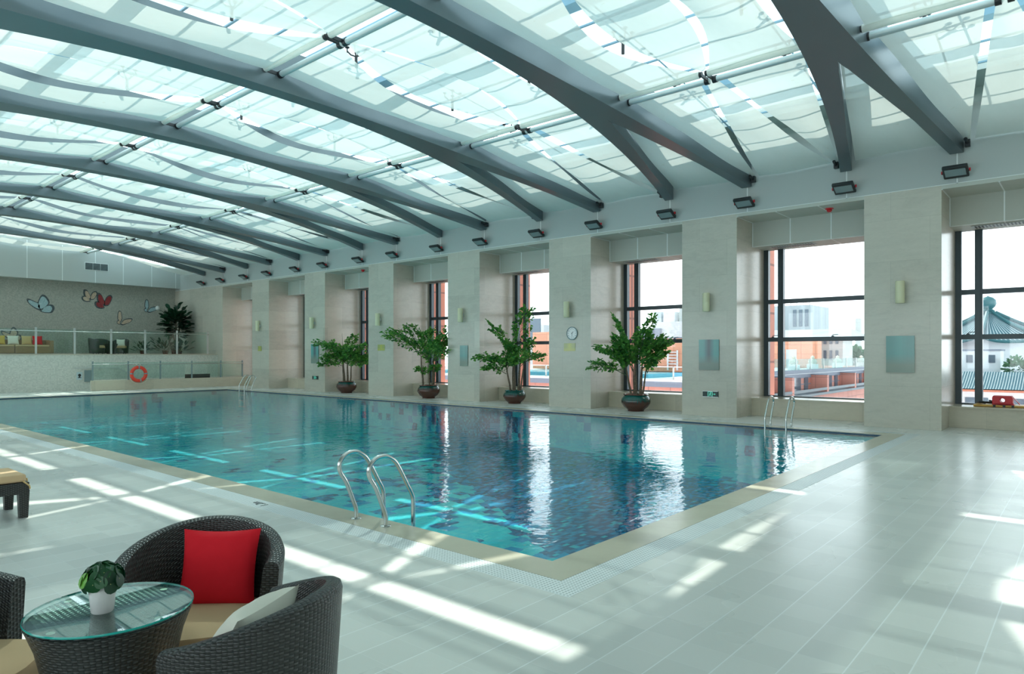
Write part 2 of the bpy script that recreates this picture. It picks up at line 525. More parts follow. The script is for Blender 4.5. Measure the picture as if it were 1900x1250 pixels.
def brick_facade(name, c, j, sx_=1.2, sz_=.8):
    k = NT(name); p = k.pos(); x, y, z = k.sep(p)
    a = k.math('DIVIDE', k.math('ADD', x, y), sx_); b = k.math('DIVIDE', z, sz_)
    r = k.white(k.comb(k.math('FLOOR', a), k.math('FLOOR', b), 0.0))
    jj = k.math('MAXIMUM', k.math('LESS_THAN', k.math('FRACT', a), .03), k.math('LESS_THAN', k.math('FRACT', b), .045))
    cc = k.mix(r, tuple(q * .9 for q in c), tuple(min(1, q * 1.1) for q in c))
    k.base(k.mix(jj, cc, j), .6); return k.m
M['redtile'] = brick_facade('red_tile_facade', (.66, .27, .21), (.34, .15, .13))
M['orangetile'] = brick_facade('orange_tile_facade', (.78, .35, .22), (.5, .22, .15))
M['fin'] = brick_facade('terracotta_cladding', (.72, .25, .16), (.30, .10, .07), 3.0, 1.35)
M['pale'] = plain('pale_render', (.62, .66, .68), .7, 0, .3, .05, .4)
M['greystone'] = brick_facade('grey_stone', (.48, .50, .48), (.38, .40, .40), 1.5, .7)
M['greyroof'] = brick_facade('grey_roof', (.46, .52, .55), (.36, .42, .46), .6, 9)
M['whitewall'] = plain('white_wall', (.80, .84, .88), .7)
M['darkwin'] = plain('dark_pane', (.10, .15, .20), .12)
M['concrete'] = plain('band_concrete', (.22, .25, .32), .6)
M['roofred'] = plain('terrace_floor', (.66, .66, .62), .7)
def ridges(name, c, d, s):
    k = NT(name); u, v, w = k.sep(k.uv())
    f = k.math('FRACT', k.math('MULTIPLY', u, s))
    k.base(k.ramp(k.math('ABSOLUTE', k.math('SUBTRACT', f, .5)), [(.06, c), (.18, d)]), .4)  # pale stripes are highlights painted into the tile colour
    k.bump(k.math('ABSOLUTE', k.math('SUBTRACT', f, .5)), .6, .05); return k.m
M['rooftile'] = ridges('glazed_roof_tile', (.52, .60, .62), (.03, .11, .15), 1.0)
M['tealroof'] = plain('teal_ridge', (.04, .15, .17), .35)
M['outglass'] = clear('outdoor_glass', (.80, .93, .91), .25, 1.5)
M['darkrail'] = plain('balcony_rail_grey', (.16, .19, .22), .5)
M['poolblue'] = plain('terrace_pool', (.15, .48, .66), .2)
M['asphalt'] = plain('street', (.32, .33, .33), .9)

# ------------------------------------------------------------ plan (metres)
XL, XR = -2.45, 16.5            # left wall, pillar face
XW = 18.4                       # window plane
YB, YE = -5.0, 39.0             # back wall, end wall
PX0, PX1, PY0, PY1 = 4.17, 15.01, 3.17, 30.0      # water
CW, GW = .32, .23               # coping, grating width
PILL = [(-2.0, -.53), (2.405, 3.87), (6.77, 8.25), (11.14, 12.67), (15.60, 17.12), (20.07, 21.58), (24.53, 26.06), (29.02, 30.54), (33.48, 39.0)]
AY = [3.18, 7.55, 11.95, 16.43, 20.94, 25.46, 29.93, 34.37]     # roof arch centre lines
XC, HS = 7.0, 9.45
def zb(x): return 6.62 - .92 * ((x - XC) / HS) ** 2
def Oe(x): return .18 + .99 * ((x - XC) / HS) ** 2
def Ie(x):
    d = abs(x - XC)
    if d <= 4.8: return 0
    t = (d - 4.8) / (HS - 4.8)
    w = .435 + (.24 - .435) * min(1, t * 1.6)
    return max(.0, Oe(x) - w) * min(1, t / .08)
TX = [1.81, 6.78, 11.75]        # sail tube lines
ZK = [(-2.4, 5.93), (1.81, 6.69), (6.78, 6.95), (11.75, 6.69), (16.47, 5.93)]
def zs(x):
    for (a, za), (b, zb_) in zip(ZK, ZK[1:]):
        if x <= b: return za + (zb_ - za) * (x - a) / (b - a)
    return ZK[-1][1]
def zg(x): return zb(x) + 1.0

# ------------------------------------------------------------ room shell
ox0, ox1, oy0, oy1 = PX0 - CW - GW, PX1 + CW + GW, PY0 - CW - GW, PY1 + CW + GW
b = MB()
for x0, y0, x1, y1 in ((XL, YB, ox0, YE), (ox1, YB, XW, YE), (ox0, YB, ox1, oy0), (ox0, oy1, ox1, YE)):
    b.box(x0, y0, -.3, x1, y1, 0)
struct(b.build('floor', M['tile']))
def ring(a, d, z0, z1, m, name):
    x0, x1, y0, y1 = PX0 - a, PX1 + a, PY0 - a, PY1 + a
    b = MB()
    b.box(x0 - d, y0 - d, z0, x0, y1 + d, z1); b.box(x1, y0 - d, z0, x1 + d, y1 + d, z1)
    b.box(x0, y0 - d, z0, x1, y0, z1); b.box(x0, y1, z0, x1, y1 + d, z1)
    return struct(b.build(name, m))
ring(0, CW, -.3, .004, M['coping'], 'trim_coping')
ring(CW, GW, -.3, .002, M['grating'], 'trim_grating')
D = -.9
b = MB()
b.box(PX0 - .2, PY0 - .2, D - .2, PX1 + .2, PY1 + .2, D)
b.box(PX0 - .15, PY0, D, PX0 + .012, PY1, -.012); b.box(PX1 - .012, PY0, D, PX1 + .15, PY1, -.012)
b.box(PX0, PY0 - .15, D, PX1, PY0 + .012, -.012); b.box(PX0, PY1 - .012, D, PX1, PY1 + .15, -.012)
struct(b.build('floor_pool', M['pool']))
wb = MB()
wb.grid(lambda u, v: (PX0 + .012 + (PX1 - PX0 - .024) * u, PY0 + .012 + (PY1 - PY0 - .024) * v, -.03), 4, 8)
struct(wb.build('water', M['water'], recalc=False))

# right side: pillars, upper band, soffits, benches, windows
for i, (y0, y1) in enumerate(PILL):
    struct(MB().box(XR, y0, 0, XW + .1, y1, 5.1).build('pillar', M['stone']))
    struct(MB().box(XW + .12, y0 + .03, -6, XW + .82, y1 - .02 if i < 8 else y1, 8.0).build('pillar_facade', M['fin']))
    lip = None
b = MB()
b.box(XR, YB, 5.1, XW + .1, YE, 7.6)
bd = struct(b.build('wall_right', M['paint']))
sm = MB()
LEGY = []
for a in AY: LEGY += [a - 1.05, a + 1.05]
for y in LEGY:
    sm.box(XR - .003, y - .012, 5.1, XR, y + .012, 5.9)
sm.box(XR - .003, YB, 5.1, XR, YE, 5.112)
struct(sm.build('trim_band', M['seam']))
for i in range(len(PILL) - 1):
    y0, y1 = PILL[i][1], PILL[i + 1][0]
    q = MB()
    q.box(XR, y0, 5.02, 17.52, y1, 5.1)
    q.box(17.52, y0, 4.39, XW + .1, y1, 5.1)
    so = struct(q.build('ceiling_soffit', M['soffit']))
    s2 = MB()
    n = 3
    for j in range(1, n):
        yy = y0 + (y1 - y0) * j / n
        s2.box(XR - .002, yy - .013, 5.012, 17.518, yy + .013, 5.022)
        s2.box(17.512, yy - .013, 4.385, 17.522, yy + .013, 5.02)
        s2.box(17.515, yy - .009, 4.382, XW - .05, yy + .009, 4.392)
    s2.box(XR, y1 - .02, 5.01, 17.52, y1 - .001, 5.022)
    s2.box(17.512, y1 - .02, 4.385, 17.53, y1 - .001, 5.02)
    s2.box(17.512, y0, 4.382, 17.53, y1, 4.392)
    s2.build('seam', M['seam'], so)
    # air vent in the underside of the box
    gx0, gx1 = 17.72, 18.08
    gy = (y0 + y1) / 2 + .55
    g = MB(); g.box(gx0, gy - .55, 4.372, gx1, gy + .55, 4.389)
    v = thing('air_vent', 'slatted air vent in the soffit box over the %s window from the camera' % ORD[i], 'vent', ((gx0 + gx1) / 2, gy, 4.372))
    off = Vector(v.location)
    vb = MB(); vb.box(gx0 - off.x, -.55, 0, gx1 - off.x, .55, .012); vb.build('frame', M['paint'], v)
    sl = MB()
    for j in range(16):
        yy = -.5 + j * .064
        sl.box(-.15, yy, -.004, .15, yy + .03, 0.0)
    sl.build('slat', M['blackp'], v)
    # bench under the window
    be = MB()
    be.box(17.47, y0, 0, XW, y1, .43)
    bn = struct(be.build('trim_bench', M['stone2']))
    MB().box(17.44, y0, .43, XW, y1, .465).build('bench_top', M['stone2'], bn)
    # window
    w = sroot('window_%d' % (i + 1), (XW, (y0 + y1) / 2, .465))
    wo = Vector(w.location)
    f = MB()
    L = y1 - y0
    ys = [(y1, -1), (y0, 1)]
    for yy, sgn in ys:
        f.box(-.07, min(yy, yy + sgn * .12) - wo.y, 0, .07, max(yy, yy + sgn * .12) - wo.y, 3.93)
        if sgn > 0: continue
        m0 = yy + sgn * .37; m1 = yy + sgn * .515
        f.box(-.07, min(m0, m1) - wo.y, 0, .07, max(m0, m1) - wo.y, 3.93)
        f.box(-.085, min(m0, m1) - wo.y + .04, 0, -.07, max(m0, m1) - wo.y - .085, 3.93)
    for z0 in (1.465, 2.478):
        f.box(-.06, -L / 2, z0, .06, L / 2, z0 + .11)
    f.box(-.06, -L / 2, 0, .06, L / 2, .03)
    wf_ = f.build('window_frame', M['frame'], w)
    MB().box(-.006, -L / 2, .03, .006, L / 2, 3.93).build('pane', M['glass'], w)
    for hy in (y1 - .25, y1 - 1.75):
        h = MB(); h.box(-.10, hy - wo.y - .03, 1.575, -.06, hy - wo.y + .03, 1.60); h.tube([(-.085, hy - wo.y, 1.60), (-.09, hy - wo.y, 1.625), (-.1, hy - wo.y - .13, 1.628)], .009, 6)
        h.build('latch', M['frame'], wf_)

# other walls
b = MB(); b.box(XL - .2, YB, 0, XL, YE, .9); b.box(XL - .2, YB, 3.9, XL, YE, 7.0)
for k in range(11): b.box(XL - .2, YB + k * 4.0, .9, XL, YB + k * 4.0 + .8, 3.9)  # piers between openings cut for the added windows
struct(b.build('wall_left', M['paint']))
w = sroot('window_left_added', (XL - .1, 17, .9))  # assumed windows out of view, added to light the room
MB().box(-.006, -22, 0, .006, 22, 3.0).build('pane', M['glass'], w)
struct(MB().box(XL, YB - .2, 0, XW, YB, 7.8).build('wall_back', M['paint']))
struct(MB().box(XL, YE, 0, XW, YE + .25, 5.25).build('wall_end', M['mosaic2']))
# white upper panel of the end wall, following the roof
pts = [(XL, 5.2)] + [(XR + .3, 5.2)] + [(x, zs(x) + .28) for x in [16.7, 14, 11.75, 9, 6.78, 4, 1.81, XL]]
pe = MB().prism(pts, lambda u, v, w: (u, 38.35 + w, v), .7)
we = struct(pe.build('wall_end_upper', M['paint']))
s3 = MB()
for x in (9.4, 10.85, 12.3, 13.6, 15.0, 16.25):
    s3.box(x - .012, 38.345, 5.2, x + .012, 38.352, zs(x) + .2)
s3.build('seam', M['seam'], we)
v = thing('vent_grille', 'dark louvred ventilation grille high on the white end wall', 'vent', (12.35, 38.35, 5.84))
MB().box(-.53, -.02, -.02, .53, .0, .36).build('frame', M['seam'], v)
g = MB()
for k in range(3):
    x0 = -.51 + k * .345
    g.box(x0, -.026, 0, x0 + .33, -.018, .34, 0)
g.build('backing', M['shelf'], v)
g = MB()
for k in range(3):
    x0 = -.51 + k * .345
    for j in range(11):
        g.box(x0, -.036, .012 + j * .03, x0 + .33, -.026, .022 + j * .03)
g.build('slat', M['lens'], v)
# solid ceiling over the side by the left wall and behind the camera
q = MB(); q.grid(lambda u, v: (XL + (1.7 - XL) * u, YB + (YE - YB) * v, zs(XL + (1.7 - XL) * u) + .3), 6, 1)
q.grid(lambda u, v: (XL + (XW - XL) * u, YB + (-1.3 - YB) * v, zs(min(16.4, XL + (XW - XL) * u)) + .3), 6, 1)
struct(q.build('ceiling', M['paint']))

# ------------------------------------------------------------ roof
xs = [XL + (XR - XL) * i / 40 for i in range(41)]
def arch_mesh(y):
    b = MB()
    def loft(xl, lo, hi):
        vs = []; fs = []
        for x in xl:
            z0 = zb(x); z1 = z0 + .82
            vs += [(x, lo(x), z0), (x, hi(x), z0), (x, hi(x), z1), (x, lo(x), z1)]
        for i in range(len(xl) - 1):
            a = i * 4
            for k in range(4):
                k2 = (k + 1) % 4
                fs.append((a + k, a + k2, a + 4 + k2, a + 4 + k))
        fs += [(0, 1, 2, 3), tuple(len(vs) - 4 + k for k in (3, 2, 1, 0))]
        b.add(vs, fs)
    tr = [XC + (-4.8 + 9.6 * i / 32) for i in range(33)]
    loft(tr, lambda x: -Oe(x), lambda x: Oe(x))
    for sg in (-1, 1):
        lg = [XC + sg * (4.8 + (HS - 4.8) * (i / 24) ** 1.15) for i in range(25)]
        loft(lg, lambda x: -Oe(x), lambda x: -Ie(x))
        loft(lg, lambda x: Ie(x), lambda x: Oe(x))
    return b
am = arch_mesh(0)
for i, y in enumerate(AY):
    if i == 0:
        a0 = am.build('roof_arch', M['arch'], loc=(0, 0, 0), smooth=True); o = a0
    else:
        o = a0.copy(); COL.objects.link(o)
    o.location = (0, y, 0)
    tag(o, 'grey steel roof arch with forked foot, %s from the camera end' % ORD[i], 'roof arch', 'forked steel roof arches')

def sail(name, xa, xb, e0, e1, f0, f1, pinch, sag, label, zoff=0.0, nx=20, ny=6, ph=None):
    """membrane from x=xa (y e0..e1) to x=xb (y f0..f1)"""
    b = MB()
    za, zb_ = zs(xa) + zoff, zs(xb) + zoff
    def fn(u, v):
        x = xa + (xb - xa) * u
        lo = e0 + (f0 - e0) * u; hi = e1 + (f1 - e1) * u
        p = math.sin(PI * u)
        lo += pinch * p; hi -= (pinch if ph is None else ph) * p
        y = lo + (hi - lo) * v
        z = za + (zb_ - za) * u - sag * math.sin(PI * u) * (.55 + .45 * math.sin(PI * v)) + .02 * math.sin(9 * u + 5 * v + e0)
        return (x, y, z)
    b.grid(fn, nx, ny)
    c = ((xa + xb) / 2, (e0 + e1 + f0 + f1) / 4, (za + zb_) / 2)
    o = b.build('shade_sail', M['sail'], loc=c, smooth=True, recalc=False)
    return tag(o, label, 'shade sail', 'translucent shade sails under the glass roof')

BAY = [(-1.25, AY[0])] + list(zip(AY, AY[1:])) + [(AY[-1], 38.25)]
def bayname(i):
    if i == 0: return 'before first arch'
    if i == len(AY): return 'beyond last arch'
    return 'between %s and %s arches' % (ORD[i - 1], ORD[i])
for i, (ya, yb) in enumerate(BAY):
    m = (ya + yb) / 2
    bn = bayname(i)
    last = i == len(BAY) - 1
    ea = 0.0 if i == 0 else 1.0
    # left and crown sections, two strips each
    for s, (xa, xb) in enumerate(((1.95, 6.59), (6.95, 11.56))):
        sec = ('left of the crown tubes', 'right of the crown tubes')[s]
        sail('s', xa, xb, ya + Oe(xa) + .07, m - .10, ya + Oe(xb) + .07, m - .10, .14, .17, 'pale shade sail %s, nearer strip %s' % (bn, sec), -.02, ph=.72)
        sail('s', xa, xb, m - .05, m + .05, m - .05, m + .05, -.58, .10, 'pale lens-shaped shade sail %s, middle strip %s' % (bn, sec), .03)
        sail('s', xa, xb, m + .10, yb - (Oe(xa) + .07 if not last else .05), m + .10, yb - (Oe(xb) + .07 if not last else .05), .72, .17, 'pale shade sail %s, farther strip %s' % (bn, sec), -.02, ph=.14)
    # wall section: a fan of a centre sail and two tapering ones
    xa, xb = 11.88, 16.46
    sail('s', xa, xb, m - .10, m + .10, ya + 1.36, yb - (1.36 if not last else .3), -.0, .10, 'pale fan-shaped shade sail by the window wall %s, centre piece' % bn)
    sail('s', xa, xb, ya + Oe(xa) + .10, m - .22, ya + 1.19, ya + 1.27, .02, .08, 'pale tapering shade sail by the window wall %s, nearer piece' % bn, .01)
    if not last:
        sail('s', xa, xb, m + .22, yb - Oe(xa) - .10, yb - 1.27, yb - 1.19, .02, .08, 'pale tapering shade sail by the window wall %s, farther piece' % bn, .01)
for i, y in enumerate(AY):
    xa, xb = 12.0, 16.46
    sail('s', xa, xb, y - .03, y + .03, y - .86, y + .86, .0, .05, 'pale triangular shade sail between the forked feet of the %s arch' % ORD[i], .0)

# rollers and tie tubes on the two tube lines
for i, (ya, yb) in enumerate(BAY):
    m = (ya + yb) / 2
    last = i == len(BAY) - 1
    for s, x in enumerate(TX[1:]):
        z = zs(x)
        o_ = Oe(x)
        for hlf, (p, q) in enumerate(((ya + o_ * .9, m - .03), (m + .03, yb - (o_ * .9 if not last else .1)))):
            t = thing('sail_roller', 'sail roller on the %s line %s, %s half' % (('crown', 'window-side')[s], bayname(i), ('nearer', 'farther')[hlf]),
                      'roller', (x, (p + q) / 2, z), 0, 'sail rollers')
            h = (q - p) / 2
            MB().tube([(-.17, -h + .05, -.02), (-.17, h - .05, -.02)], .062, 14).build('roller', M['sail'], t, smooth=True)
            MB().tube([(.14, -h, -.035), (.14, h, -.035)], .055, 14).build('tie_tube', M['tube'], t, smooth=True)
            for e in (-1, 1):
                bk = MB()
                bk.tube([(.14, e * (h - .085), -.035), (.14, e * (h - .005), -.035)], .068, 14)
                bk.obox(Matrix.Translation((.0, e * (h - .02), -.03)), .38, .03, .06)
                bk.tube([(-.17, e * (h - .06), -.02), (-.17, e * (h - .0), -.02)], .05, 10)
                bk.build('bracket', M['black'], t, smooth=True)
    if i < len(AY):
        pass
# wall-side turnbuckles at each arch foot
for i, y in enumerate(LEGY):
    s_ = 1 if i % 2 else -1
    t = MB(); t.tube([(16.18, y + s_ * .18, 5.90), (16.42, y + s_ * .20, 5.86)], .035, 8)
    t.obox(Matrix.Translation((16.40, y + s_ * .19, 5.86)), .1, .09, .14)
    o = t.build('turnbuckle', M['black'], loc=(16.45, y + s_ * .19, 5.84))
    tag(o, 'small black sail turnbuckle at the %s arch foot from the camera' % ORD[i], 'turnbuckle', 'sail turnbuckles')

# glass roof, purlins, joints, spider fittings
q = MB()
q.grid(lambda u, v: (1.7 + (XR + 1 - 1.7) * u, -1.3 + (YE + 1.3) * v, zg(1.7 + (XR + 1 - 1.7) * u)), 24, 1)
struct(q.build('ceiling_glass', M['roofglass'], smooth=True))
for x, wd in ((1.75, .3), (4.3, .26), (9.3, .28), (13.35, .26)):
    struct(MB().box(x - wd / 2, -1.3, zg(x) - .16, x + wd / 2, YE, zg(x) - .02).build('beam_purlin', M['purlin']))
THIN = (2.6, 3.4, 5.2, 6.0, 6.78, 7.7, 8.5, 10.1, 10.9, 11.9, 12.6, 14.3, 15.0)
j = MB()
for x in THIN:
    j.box(x - .022, -1.3, zg(x) - .04, x + .022, YE, zg(x) - .01)
for (ya, yb) in BAY:
    for y in ((ya * 3 + yb) / 4, (ya + 3 * yb) / 4):
        for i in range(20):
            x0 = 1.7 + 14.5 * i / 20; x1 = 1.7 + 14.5 * (i + 1) / 20
            zz0, zz1 = zg(x0) - .03, zg(x1) - .03
            j.add([(x0, y - .02, zz0), (x1, y - .02, zz1), (x1, y + .02, zz1), (x0, y + .02, zz0)], [(0, 1, 2, 3)])
struct(j.build('trim_glazing', M['purlin']))
sp = MB()
for a in range(4):
    an = PI / 4 + a * PI / 2
    d = Vector((math.cos(an), math.sin(an), 0))
    sp.tube([(0, 0, -.20), tuple(d * .10 + Vector((0, 0, -.17))), tuple(d * .17 + Vector((0, 0, -.10)))], .016, 6)
    sp.tube([tuple(d * .17 + Vector((0, 0, -.13))), tuple(d * .17 + Vector((0, 0, -.03)))], .014, 6)
    sp.tube([tuple(d * .17 + Vector((0, 0, -.035))), tuple(d * .17 + Vector((0, 0, -.02)))], .045, 8)
sp.tube([(0, 0, -.42), (0, 0, -.19)], .03, 8)
sp0 = None
for (ya, yb) in BAY:
    for y in ((ya * 3 + yb) / 4, (ya + 3 * yb) / 4):
        for x in (3.0, 5.5, 8.0, 10.6, 12.6):
            if sp0 is None:
                sp0 = sp.build('glass_spider', M['black'], loc=(0, 0, 0), smooth=True); o = sp0
            else:
                o = sp0.copy(); COL.objects.link(o)
            o.location = (x, y, zg(x) - .05)
            tag(o, 'spider fitting of the glass roof %s, %s line, %s from windows' % (bayname(BAY.index((ya, yb))), 'nearer' if y < (ya + yb) / 2 else 'farther', ORD[4 - (3.0, 5.5, 8.0, 10.6, 12.6).index(x)]), 'glass fitting', 'spider fittings of the glass roof')
# opaque roof margin over the window wall
struct(MB().box(15.5, YB, zg(15.0) + .02, XW + 1.1, YE, zg(15.0) + .22).build('ceiling_margin', M['paint']))

# ------------------------------------------------------------ floodlights, sconces, art, signs, clock
def flood():
    t = thing('floodlight', '', 'floodlight', (0, 0, 0), 0, 'floodlights along the white band')
    T = Matrix.Rotation(math.radians(28), 4, 'Y')
    b = MB(); b.obox(T @ Matrix.Translation((-.02, 0, 0)), .34, .44, .075)
    b.obox(T @ Matrix.Translation((-.02, 0, .05)), .24, .36, .05)
    hs_ = b.build('housing', M['blackp'], t, bevel=.018)
    MB().obox(T @ Matrix.Translation((-.03, 0, -.040)), .20, .36, .01).build('lens', M['lens'], hs_)
    h = MB(); h.tube([(.0, -.235, 0), (.0, .235, 0)], .022, 8)
    h.obox(Matrix.Translation((.13, 0, .02)), .12, .12, .05)
    hb_ = h.build('bracket', M['black'], t)
    c = MB()
    for s in (-1, 1): c.tube([(.01, s * .225, .02), (.01, s * .252, .02)], .034, 10)
    c.build('end_cap', M['red'], hb_)
    return t
fl0 = flood()
for i, y in enumerate(LEGY):
    lb = 'black floodlight with red end caps on the white band, %s from the camera' % ORD[i]
    if i == 0: fl0.location = (XR - .20, y, 5.29); fl0['label'] = lb
    else: dup(fl0, (XR - .20, y, 5.29), None, lb)
for i, (y0, y1) in enumerate(PILL[1:8]):
    yc = (y0 + y1) / 2
    if i in (0, 1, 2, 3, 4, 5, 6):
        t = thing('wall_sconce', 'cream cylinder wall sconce on the %s pillar from the camera' % ORD[i], 'wall lamp', (XR, yc, 2.92), 0, 'pillar wall lamps')
        MB().lathe([(.0, -.235), (.082, -.235), (.088, -.225), (.088, -.01), (.085, 0), (.088, .01), (.088, .225), (.082, .235), (0, .235)], (-.15, 0, 0), 24).build('shade', M['sconce'], t, smooth=True)
        MB().box(-.07, -.03, -.06, 0, .03, .06).build('bracket', M['steelpost'], t)
def panel(name, y0, y1, z0, z1, m, label, cat, th=.025, group=None):
    b = MB(); b.box(XR - th, y0, z0, XR - .002, y1, z1)
    x = XR - th - .0015
    b.add([(x, y1, z0), (x, y0, z0), (x, y0, z1), (x, y1, z1)], [(0, 1, 2, 3)], 1, [(0, 0), (1, 0), (1, 1), (0, 1)])
    o = b.build(name, [M['railglass'], m], loc=(XR, (y0 + y1) / 2, z0), recalc=False)
    return tag(o, label, cat, group)
panel('art_panel', 2.89, 3.43, 1.2, 1.99, M['art_teal'], 'wide teal striped glass panel on the pillar nearest the camera', 'art panel')
panel('art_panel', 7.225, 7.765, 1.19, 1.97, M['art_dark'], 'teal glass panel with dark centre stripes above the exit sign on the second pillar', 'art panel')
panel('art_panel', 16.13, 16.5, 1.19, 1.89, M['art_teal'], 'narrow pale teal glass panel on the fourth pillar from the camera', 'art panel')
panel('art_panel', 24.97, 25.53, 1.2, 2.02, M['art_dark'], 'teal glass panel with dark stripes on the sixth pillar, far along the pool', 'art panel')
panel('notice_sign', 11.68, 12.1, 1.69, 1.92, M['yellow'], 'small yellow striped notice below the round clock', 'sign', .01)
panel('notice_sign', 20.57, 21.0, 1.73, 1.96, M['yellow'], 'small yellow notice on the fifth pillar from the camera', 'sign', .01)
panel('notice_sign', 29.65, 29.99, 1.74, 1.97, M['yellow'], 'small yellow notice on the seventh pillar by the far ladder', 'sign', .01)

def text(s, name, size, M4, m, parent, ext=.0008):
    cu = bpy.data.curves.new(name, 'FONT'); cu.body = s; cu.size = size; cu.align_x = 'CENTER'; cu.align_y = 'CENTER'; cu.extrude = ext
    cu.materials.append(m)
    o = bpy.data.objects.new(name, cu); COL.objects.link(o)
    bpy.context.view_layer.update()
    me = bpy.data.meshes.new_from_object(o.evaluated_get(bpy.context.evaluated_depsgraph_get()))
    bpy.data.objects.remove(o)
    if parent is None: return me, M4
    o = bpy.data.objects.new(name, me); COL.objects.link(o)
    o.parent = parent; o.matrix_local = M4
    return o
# facing the pool hall (-X): local x of the text runs towards -Y
FACE = Matrix(((0, 0, -1, 0), (-1, 0, 0, 0), (0, 1, 0, 0), (0, 0, 0, 1)))
t = thing('wall_clock', 'round white wall clock on the third pillar', 'clock', (XR, 11.79, 2.215))
MB().lathe([(0, 0), (.185, 0), (.195, .012), (.195, .04), (.18, .045), (.172, .03), (0, .03)], (0, 0, 0), 40).build('case', M['lens'], t, smooth=True).matrix_local = FACE
fc = MB().lathe([(0, .0312), (.172, .0312)], (0, 0, 0), 40).build('dial', M['white'], t)
fc.matrix_local = FACE
hb = MB()
def hand(an, L, w):
    d = Vector((math.sin(an), math.cos(an), 0)); n = Vector((d.y, -d.x, 0))
    p0 = -d * .02
    vs = [p0 + n * w, p0 - n * w, d * L - n * w * .5, d * L + n * w * .5]
    hb.add([v + Vector((0, 0, .036)) for v in vs] + [v + Vector((0, 0, .034)) for v in vs], [(0, 1, 2, 3), (4, 7, 6, 5), (0, 4, 5, 1), (1, 5, 6, 2), (2, 6, 7, 3), (3, 7, 4, 0)])
hand(math.radians(44), .075, .009); hand(math.radians(178), .115, .006)
hb.build('hands', M['black'], t).matrix_local = FACE
nb_ = MB()
for h in range(1, 13):
    an = h * PI / 6
    me_, m4_ = text(str(h), 'numerals', .052, FACE @ Matrix.Translation((math.sin(an) * .138, math.cos(an) * .138, .033)), M['black'], None)
    nb_.add([m4_ @ v_.co for v_ in me_.vertices], [list(p_.vertices) for p_ in me_.polygons])
nb_.build('numerals', M['black'], t)

def exit_sign(y, z, label):
    t = thing('exit_sign', label, 'exit sign', (XR, y, z), 0, 'green exit signs')
    MB().box(-.035, -.205, -.075, 0, .205, .075).build('case', M['exit_dark'], t)
    f = MB(); f.box(-.038, -.205, .066, -.034, .205, .078); f.box(-.038, -.205, -.078, -.034, .205, -.066)
    f.build('edge_strip', M['chrome'], t)
    g = MB()
    def r(u0, v0, u1, v1): g.box(-.0385, -u1, v0, -.0355, -u0, v1)
    def poly(p): g.prism(p, lambda u, v, w: (-.0385 + w, -u, v), .003)
    r(-.07, -.06, -.055, .06); r(.045, -.06, .06, .06); r(-.055, .048, .045, .06)          # door frame
    g.lathe([(0, 0), (.013, 0)], (0, 0, 0), 2) if False else None
    poly([(.005 + .012 * math.cos(a * PI / 4), .034 + .012 * math.sin(a * PI / 4)) for a in range(8)])
    poly([(-.03, .01), (.0, .022), (.012, .018), (.004, -.012), (-.012, -.014)])               # trunk
    poly([(.004, .016), (.03, .0), (.034, .008), (.012, .024)]); poly([(-.03, .012), (-.042, -.008), (-.034, -.012), (-.022, .008)])
    poly([(-.004, -.01), (.022, -.026), (.03, -.052), (.02, -.054), (.012, -.032), (-.014, -.018)])
    poly([(-.014, -.008), (-.02, -.03), (-.046, -.042), (-.044, -.052), (-.014, -.04), (-.002, -.014)])
    r(.068, -.006, .115, .006); poly([(.11, .022), (.14, 0), (.11, -.022)])                  # arrow
    g.build('pictogram', M['exit_green'], t)
exit_sign(7.45, .575, 'green and black exit sign with arrow low on the second pillar from the camera')
exit_sign(25.22, .59, 'green and black exit sign low on the sixth pillar, far along the pool')
for i, lb in ((1, 'red alarm beacon under the soffit beside the first pillar from the camera'), (5, 'red alarm beacon under the soffit near the fifth and sixth pillars')):
    y = PILL[i + 1][0] - 2.05 if i == 1 else PILL[i + 1][0] - 2.0
    t = thing('alarm_beacon', lb, 'alarm', (16.95, y, 5.02))
    MB().lathe([(0, 0), (.09, 0), (.09, -.02), (.0, -.02)], (0, 0, 0), 20).build('base', M['red'], t)
    MB().lathe([(.055, -.02), (.06, -.06), (.035, -.085), (0, -.09)], (0, 0, 0), 16).build('dome', M['red'], t, smooth=True)

# ------------------------------------------------------------ pool ladders
PROF = [(-.16, .0), (-.16, .10), (-.205, .215), (-.275, .375), (-.338, .47), (-.352, .54), (-.325, .60), (-.262, .645), (-.17, .655), (-.095, .625), (-.035, .575),
        (.025, .484), (.105, .345), (.155, .26), (.175, .18), (.175, -.10), (.175, -.75)]
def smooth_path(p, n=4):
    out = []
    for i in range(len(p) - 1):
        p0 = p[max(i - 1, 0)]; p1 = p[i]; p2 = p[i + 1]; p3 = p[min(i + 2, len(p) - 1)]
        for k in range(n):
            t = k / n
            out.append(tuple(.5 * ((2 * b_) + (-a_ + c_) * t + (2 * a_ - 5 * b_ + 4 * c_ - d_) * t * t + (-a_ + 3 * b_ - 3 * c_ + d_) * t ** 3)
                             for a_, b_, c_, d_ in zip(p0, p1, p2, p3)))
    out.append(tuple(p[-1])); return out
def ladder(loc, rz, label):
    t = thing('pool_ladder', label, 'pool ladder', loc, rz, 'steel pool ladders')
    for y in (-.225, .225):
        rl_ = MB().tube([(x, y, z) for x, z in smooth_path(PROF)], .021, 12).build('rail', M['chrome'], t, smooth=True)
        MB().lathe([(0, .012), (.03, .012), (.048, .008), (.052, 0)], (-.16, y, .004), 20).build('flange', M['chrome'], rl_, smooth=True)
    for z in (-.2, -.45, -.7):
        MB().box(.13, -.22, z - .012, .21, .22, z + .012).build('tread', M['steelpost'], t)
ladder((PX0, 5.215, 0), 0, 'steel pool ladder on the near pool edge, closest to the camera')
ladder((PX1, 5.23, 0), PI, 'steel pool ladder by the window side near the first pillars')
ladder((PX1, 28.35, 0), PI, 'steel pool ladder at the far end by the low stone wall')

